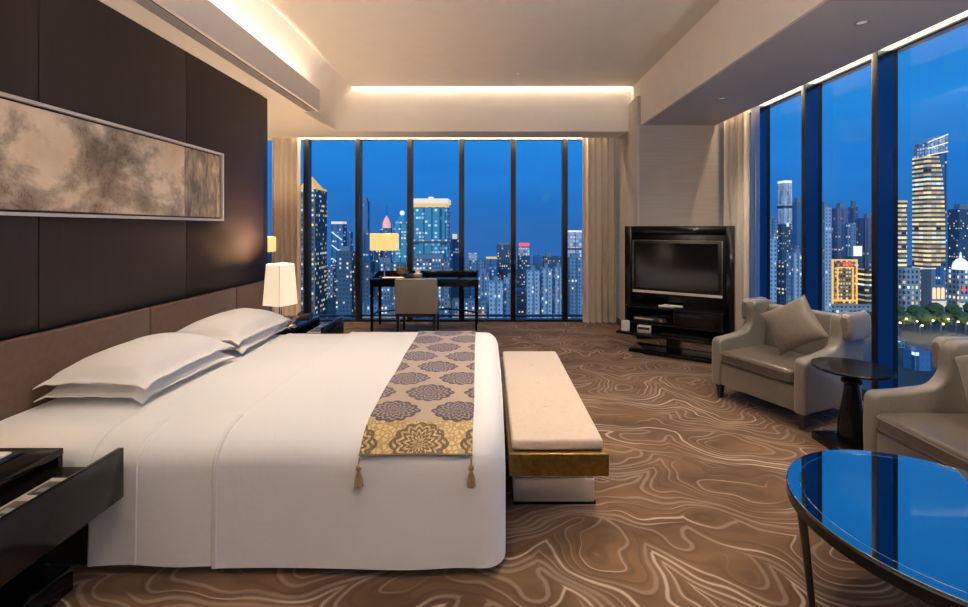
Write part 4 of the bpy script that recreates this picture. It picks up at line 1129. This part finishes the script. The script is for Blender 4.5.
hazy = [(329, 345, 262, 760), (352, 372, 266, 800), (385, 402, 264, 780), (449, 468, 266, 770), (472, 490, 268, 780), (505, 520, 263, 770), (529, 548, 265, 760), (556, 572, 264, 780)]
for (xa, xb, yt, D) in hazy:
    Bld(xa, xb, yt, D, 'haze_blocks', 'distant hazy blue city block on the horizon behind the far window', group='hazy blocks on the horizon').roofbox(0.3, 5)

# city blocks that only a step to the side brings into the windows
for (xa, xb, yt, D, mt) in ((150, 178, 246, 360, 'blocks_lit'), (184, 214, 228, 470, 'dark_grid'), (222, 246, 252, 330, 'apartments_blue'), (248, 272, 236, 420, 'blocks_lit'), (276, 292, 250, 520, 'glass_blue'), (100, 140, 258, 420, 'dark_grid'),
                            (600, 622, 254, 360, 'apartments_blue'), (630, 655, 240, 450, 'dark_grid'), (662, 690, 262, 330, 'apartments_white'), (696, 722, 236, 480, 'apartments_purple'), (728, 756, 250, 390, 'blocks_lit'), (1000, 1040, 230, 460, 'dark_grid'), (1060, 1100, 245, 420, 'blocks_lit')):
    Bld(xa, xb, yt, D, mt, 'city block out of sight beyond the window edges', group='city blocks beyond the window edges').roofbox(0.4, 4)
# --- seen through the right-hand windows
b = Bld(777.5, 792, 183, 620, 'tower_white', 'tall white lit tower between the first and second right-hand mullions')
b.part('lit_crown', 'white_glow', 778, 791.5, 180.5, 183, 0.5, True); b.part('dark_band', 'steel_dark', 777, 792.4, 205.5, 208, 0.6, True)
Bld(764, 778, 219, 430, 'apartments_blue', 'blue-grey flats left of the tall white lit tower').roofbox(0.4, 4)
Bld(764, 776.5, 239, 300, 'apartments_white', 'white apartment block low beside the first right-hand mullion').roofbox(0.4, 3)
b = Bld(775, 792, 224, 520, 'dark_grid', 'dark block with one bright panel in front of the tall white lit tower'); b.part('bright_panel', 'neon_white', 782.5, 786, 222.8, 226.5, 0.6)
Bld(790, 806, 202, 700, 'haze_blocks', 'dark hazy tower right of the tall white lit tower').roofbox(0.5, 7)
Bld(786, 806, 253, 315, 'apartments_white', 'white apartment block above the tilted satin cushion').roofbox(0.4, 3)
Bld(774, 790, 262, 345, 'dark_grid', 'dark flats between the two white apartment blocks above the armchair')
Bld(818, 831.5, 207, 360, 'apartments_white', 'pale tower right of the second right-hand mullion').roofbox(0.4, 4)
b = Bld(830, 848, 208, 520, 'apartments_purple', 'purple-grey tower with stepped dark roof above the orange-lit hotel'); b.roofbox(0.5, 6, 2)
Bld(848, 858, 207, 560, 'apartments_purple', 'slender purple-grey tower left of the third right-hand mullion').roofbox(0.5, 8)
Bld(842, 856, 223, 460, 'apartments_blue', 'blue-grey tower behind the white billboard')
Bld(855, 880, 218, 490, 'apartments_purple', 'purple-grey slab touching the third right-hand mullion').roofbox(0.3, 5)
b = Bld(845, 862, 257, 425, 'dark_grid', 'dark building carrying a big white lit billboard'); b.part('billboard', 'white_glow', 847, 861, 246, 256, 0.8)
b = Bld(825.5, 857, 260, 385, 'hotel_orange', 'orange-lit hotel block with red roof letters above the armchair', depth=7)
m_ = MB(); fy = -b.d / 2 - 0.7
def ln(x0, x1, y0, y1): m_.box(b.lx(x0), b.lx(x1), fy, -b.d / 2, b.lz(y1), b.lz(y0))
ln(825.5, 857, 259.3, 260.5); ln(825.5, 827.2, 260, 308); ln(855.5, 857, 260, 308); ln(832, 833.2, 268, 300); ln(851, 852.2, 268, 300); ln(825.5, 857, 299.5, 301.2); ln(832, 852.2, 267, 268); ln(825.5, 857, 306.5, 308.5)
m_.build('outline_lights', 'orange_glow', b.root)
m_ = MB()
for k in range(4):      # roof letters: four square red characters
    xa = 839 + k * 2.6; a, c = b.lx(xa), b.lx(xa + 1.9)
    m_.box(a, c, fy - 0.5, fy, b.lz(264.6), b.lz(264.0)); m_.box(a, c, fy - 0.5, fy, b.lz(263.0), b.lz(262.5)); m_.box((a + c) / 2 - 0.2, (a + c) / 2 + 0.2, fy - 0.5, fy, b.lz(265.2), b.lz(262.0))
    m_.box(a, a + 0.3, fy - 0.5, fy, b.lz(264.6), b.lz(262.5))
m_.build('roof_letters', 'red_glow', b.root)
Bld(857, 880, 269, 400, 'warm_bands', 'low office block with warm horizontal light bands right of the orange-lit hotel', depth=16)
Bld(822, 880, 306, 372, 'arcade_stone', 'low stone shopfront under the orange-lit hotel', depth=10)
Bld(893, 907, 202, 425, 'lit_bands', 'lower lit-banded wing left of the tall curved tower').part('lit_crown', 'gold_glow', 895, 907, 200.5, 202, 0.4, True)

# the curved lit tower
b = Bld(912, 948, 140, 430, None, 'tall curved tower of bright horizontal light bands', depth=16)
L, Rr = b.lx(912.5), b.lx(948)
def pl(px, py): return (b.lx(px), b.lz(py))
z0_ = 0.0
prof = [(b.lx(912), 0), (b.lx(912.5), b.lz(156))] + [pl(x, y) for x, y in ((932, 156), (936, 165), (939.5, 180), (942, 200), (943.5, 225), (944, 260))] + [(b.lx(944), 0)]
MB().prism(prof, 'y', -b.d / 2, b.d / 2).build('banded_body', 'lit_bands', b.root)
prof = [pl(943.9, 260), pl(943.4, 225), pl(941.9, 200), pl(939.4, 180), pl(935.9, 165), pl(932.0, 156), pl(947.6, 152), pl(948.2, 200), pl(948.2, 260), (b.lx(948.2), 0), (b.lx(944), 0)]
MB().prism(prof, 'y', -b.d / 2 + 0.5, b.d / 2).build('dark_flank', 'glass_blue', b.root)
MB().prism([pl(913, 155.6), pl(947.6, 151.8), pl(947.8, 134.0), pl(913.5, 142)], 'y', -b.d / 2 + 0.3, b.d / 2 - 0.3).build('crown_screen', 'tower_white', b.root)
m_ = MB(); 
for (a, c) in (((913.3, 142.3), (947.8, 134.3)), ((913.2, 148.5), (947.6, 142.5)), ((913, 155.4), (947.6, 151.5))):
    m_.tube([(b.lx(a[0]), -b.d / 2 - 0.1, b.lz(a[1])), (b.lx(c[0]), -b.d / 2 - 0.1, b.lz(c[1]))], 0.55, 5)
m_.build('crown_lights', 'white_glow', b.root)

Bld(947, 975, 209, 520, 'dark_grid', 'dark tower at the frame edge right of the curved tower').roofbox(0.5, 6)
Bld(944, 975, 240, 460, 'dark_grid', 'dark mid-height block below the tower at the frame edge')
b = Bld(892, 920.5, 268, 388, 'arcade_stone', 'pale low arcade wing left of the three lit arches', depth=18)
b = Bld(921, 945.5, 270, 385, 'dusk_concrete', 'low department building with three tall lit arches', depth=18)
m_ = MB()
for k in range(3):
    xc = 925.5 + 7.6 * k; a, c = b.lx(xc - 2.6), b.lx(xc + 2.6); zt_, zb_ = b.lz(289), b.lz(299)
    pts = [(a, zb_), (c, zb_), (c, zt_)] + [((a + c) / 2 + (c - a) / 2 * cos(q), zt_ + (c - a) / 2 * sin(q)) for q in [pi * i / 8 for i in range(1, 8)]] + [(a, zt_)]
    m_.prism(pts, 'y', -b.d / 2 - 0.4, -b.d / 2 + 0.1)
m_.build('arch_windows', 'warm_glow', b.root)
b.part('glass_front', 'glass_blue', 929, 941, 266, 284, 1.2); b.part('lit_shopfront', 'roof_glow', 922, 945, 301, 307, 0.8)
b = Bld(946, 975, 270, 388, 'arcade_stone', 'pale low arcade wing with white lit dome at the frame edge', depth=18)
MB().lathe([(5.6, 0), (5.6, 2.5), (4.9, 5.8), (3.0, 8.6), (0.9, 10), (0.4, 15), (0, 15.2)], 20).build('lit_dome', 'white_glow', b.root, (b.lx(961), 0, b.h))
b.part('red_banner', 'red_glow', 953.5, 957, 286, 292, 0.6); b.part('lit_shopfront', 'roof_glow', 948, 968, 303, 308, 0.8)
Bld(890, 906, 341, 268, 'blocks_lit', 'small block of lit windows on the near side of the avenue, by the right-hand mullion', depth=8).roofbox(0.4, 2)
Bld(903, 932, 352, 225, 'glass_blue', 'low blue glass building nearest below the window, beside the cut-off armchair back', depth=10).roofbox(0.3, 2, -3)
Bld(818, 842, 330, 300, 'blocks_lit', 'low street block half hidden behind the round-topped armchair wing', depth=9).roofbox(0.4, 2)

rt = random.Random(4)
def tree(x, D, h, first=[None]):
    root = thing('street_tree', 'round dark green street tree lit from below, in the row along the avenue', 'tree', (at(x, D), D, GZ), 0, 'street trees along the avenue')
    MB().tube([(0, 0, 0), (0.1, 0, h * 0.55)], [0.35, 0.2], 6).build('trunk', 'espresso_wood', root)
    bm = bmesh.new(); bmesh.ops.create_icosphere(bm, subdivisions=3, radius=1)
    sd_ = rt.uniform(0, 50)
    for v in bm.verts:
        f = 1 + 0.35 * noise.noise(v.co * 2.2 + Vector((sd_, 0, 0))) + 0.15 * noise.noise(v.co * 6 + Vector((sd_, 3, 0)))
        v.co = Vector((v.co.x * f * h * 0.42, v.co.y * f * h * 0.42, v.co.z * f * h * 0.33 + h * 0.66))
    q = MB(); q._add(bm); q.build('crown', 'night_leaves', root)
for k in range(9):
    tree(896 + k * 9.6, 316 if k % 2 else 352, rt.uniform(11, 13.5))
for k in range(5):
    tree(822 + k * 13, 345, rt.uniform(6.5, 8))
def lamp_post(x, D):
    root = thing('street_lamp', 'tiny glowing street lamp among the trees of the avenue', 'street lamp', (at(x, D), D, GZ), 0, 'street lamps along the avenue')
    MB().tube([(0, 0, 0), (0, 0, 9), (0.6, -0.8, 9.6)], 0.12, 6).build('post', 'steel_dark', root)
    MB().ball((0.6, -0.8, 9.4), 0.62, 10).build('lamp_head', 'street_lamp_glow', root)
    l = bpy.data.lights.new('street_light', 'POINT'); l.energy = 1100; l.color = (1.0, 0.72, 0.32); l.shadow_soft_size = 0.7
    o = bpy.data.objects.new('street_light', l); COL.objects.link(o); o.location = (at(x, D) + 0.5, D - 2.2, GZ + 8.5)
for k, (x, D) in enumerate(((898, 296), (904.5, 309), (915, 301), (920, 288), (931, 303), (941, 292), (946, 308), (956, 299), (966, 294), (829, 310), (848, 300), (861, 306))):
    lamp_post(x, D)


# ------------------------------------------------------------------ camera and view
cam = bpy.data.cameras.new('camera'); co = bpy.data.objects.new('camera', cam); COL.objects.link(co)
co.location = (0, 0, CAM_H); co.rotation_euler = (pi / 2, 0, 0)
cam.sensor_width = 36; cam.lens = 36 * F / 968
cam.shift_x = -6 / 968; cam.shift_y = -75.5 / 968
cam.clip_end = 6000; cam.clip_start = 0.05
SC.camera = co
SC.view_settings.view_transform = 'Standard'; SC.view_settings.look = 'None'
SC.view_settings.exposure = EXPO; SC.view_settings.gamma = 1.0
SC.view_settings.use_curve_mapping = False
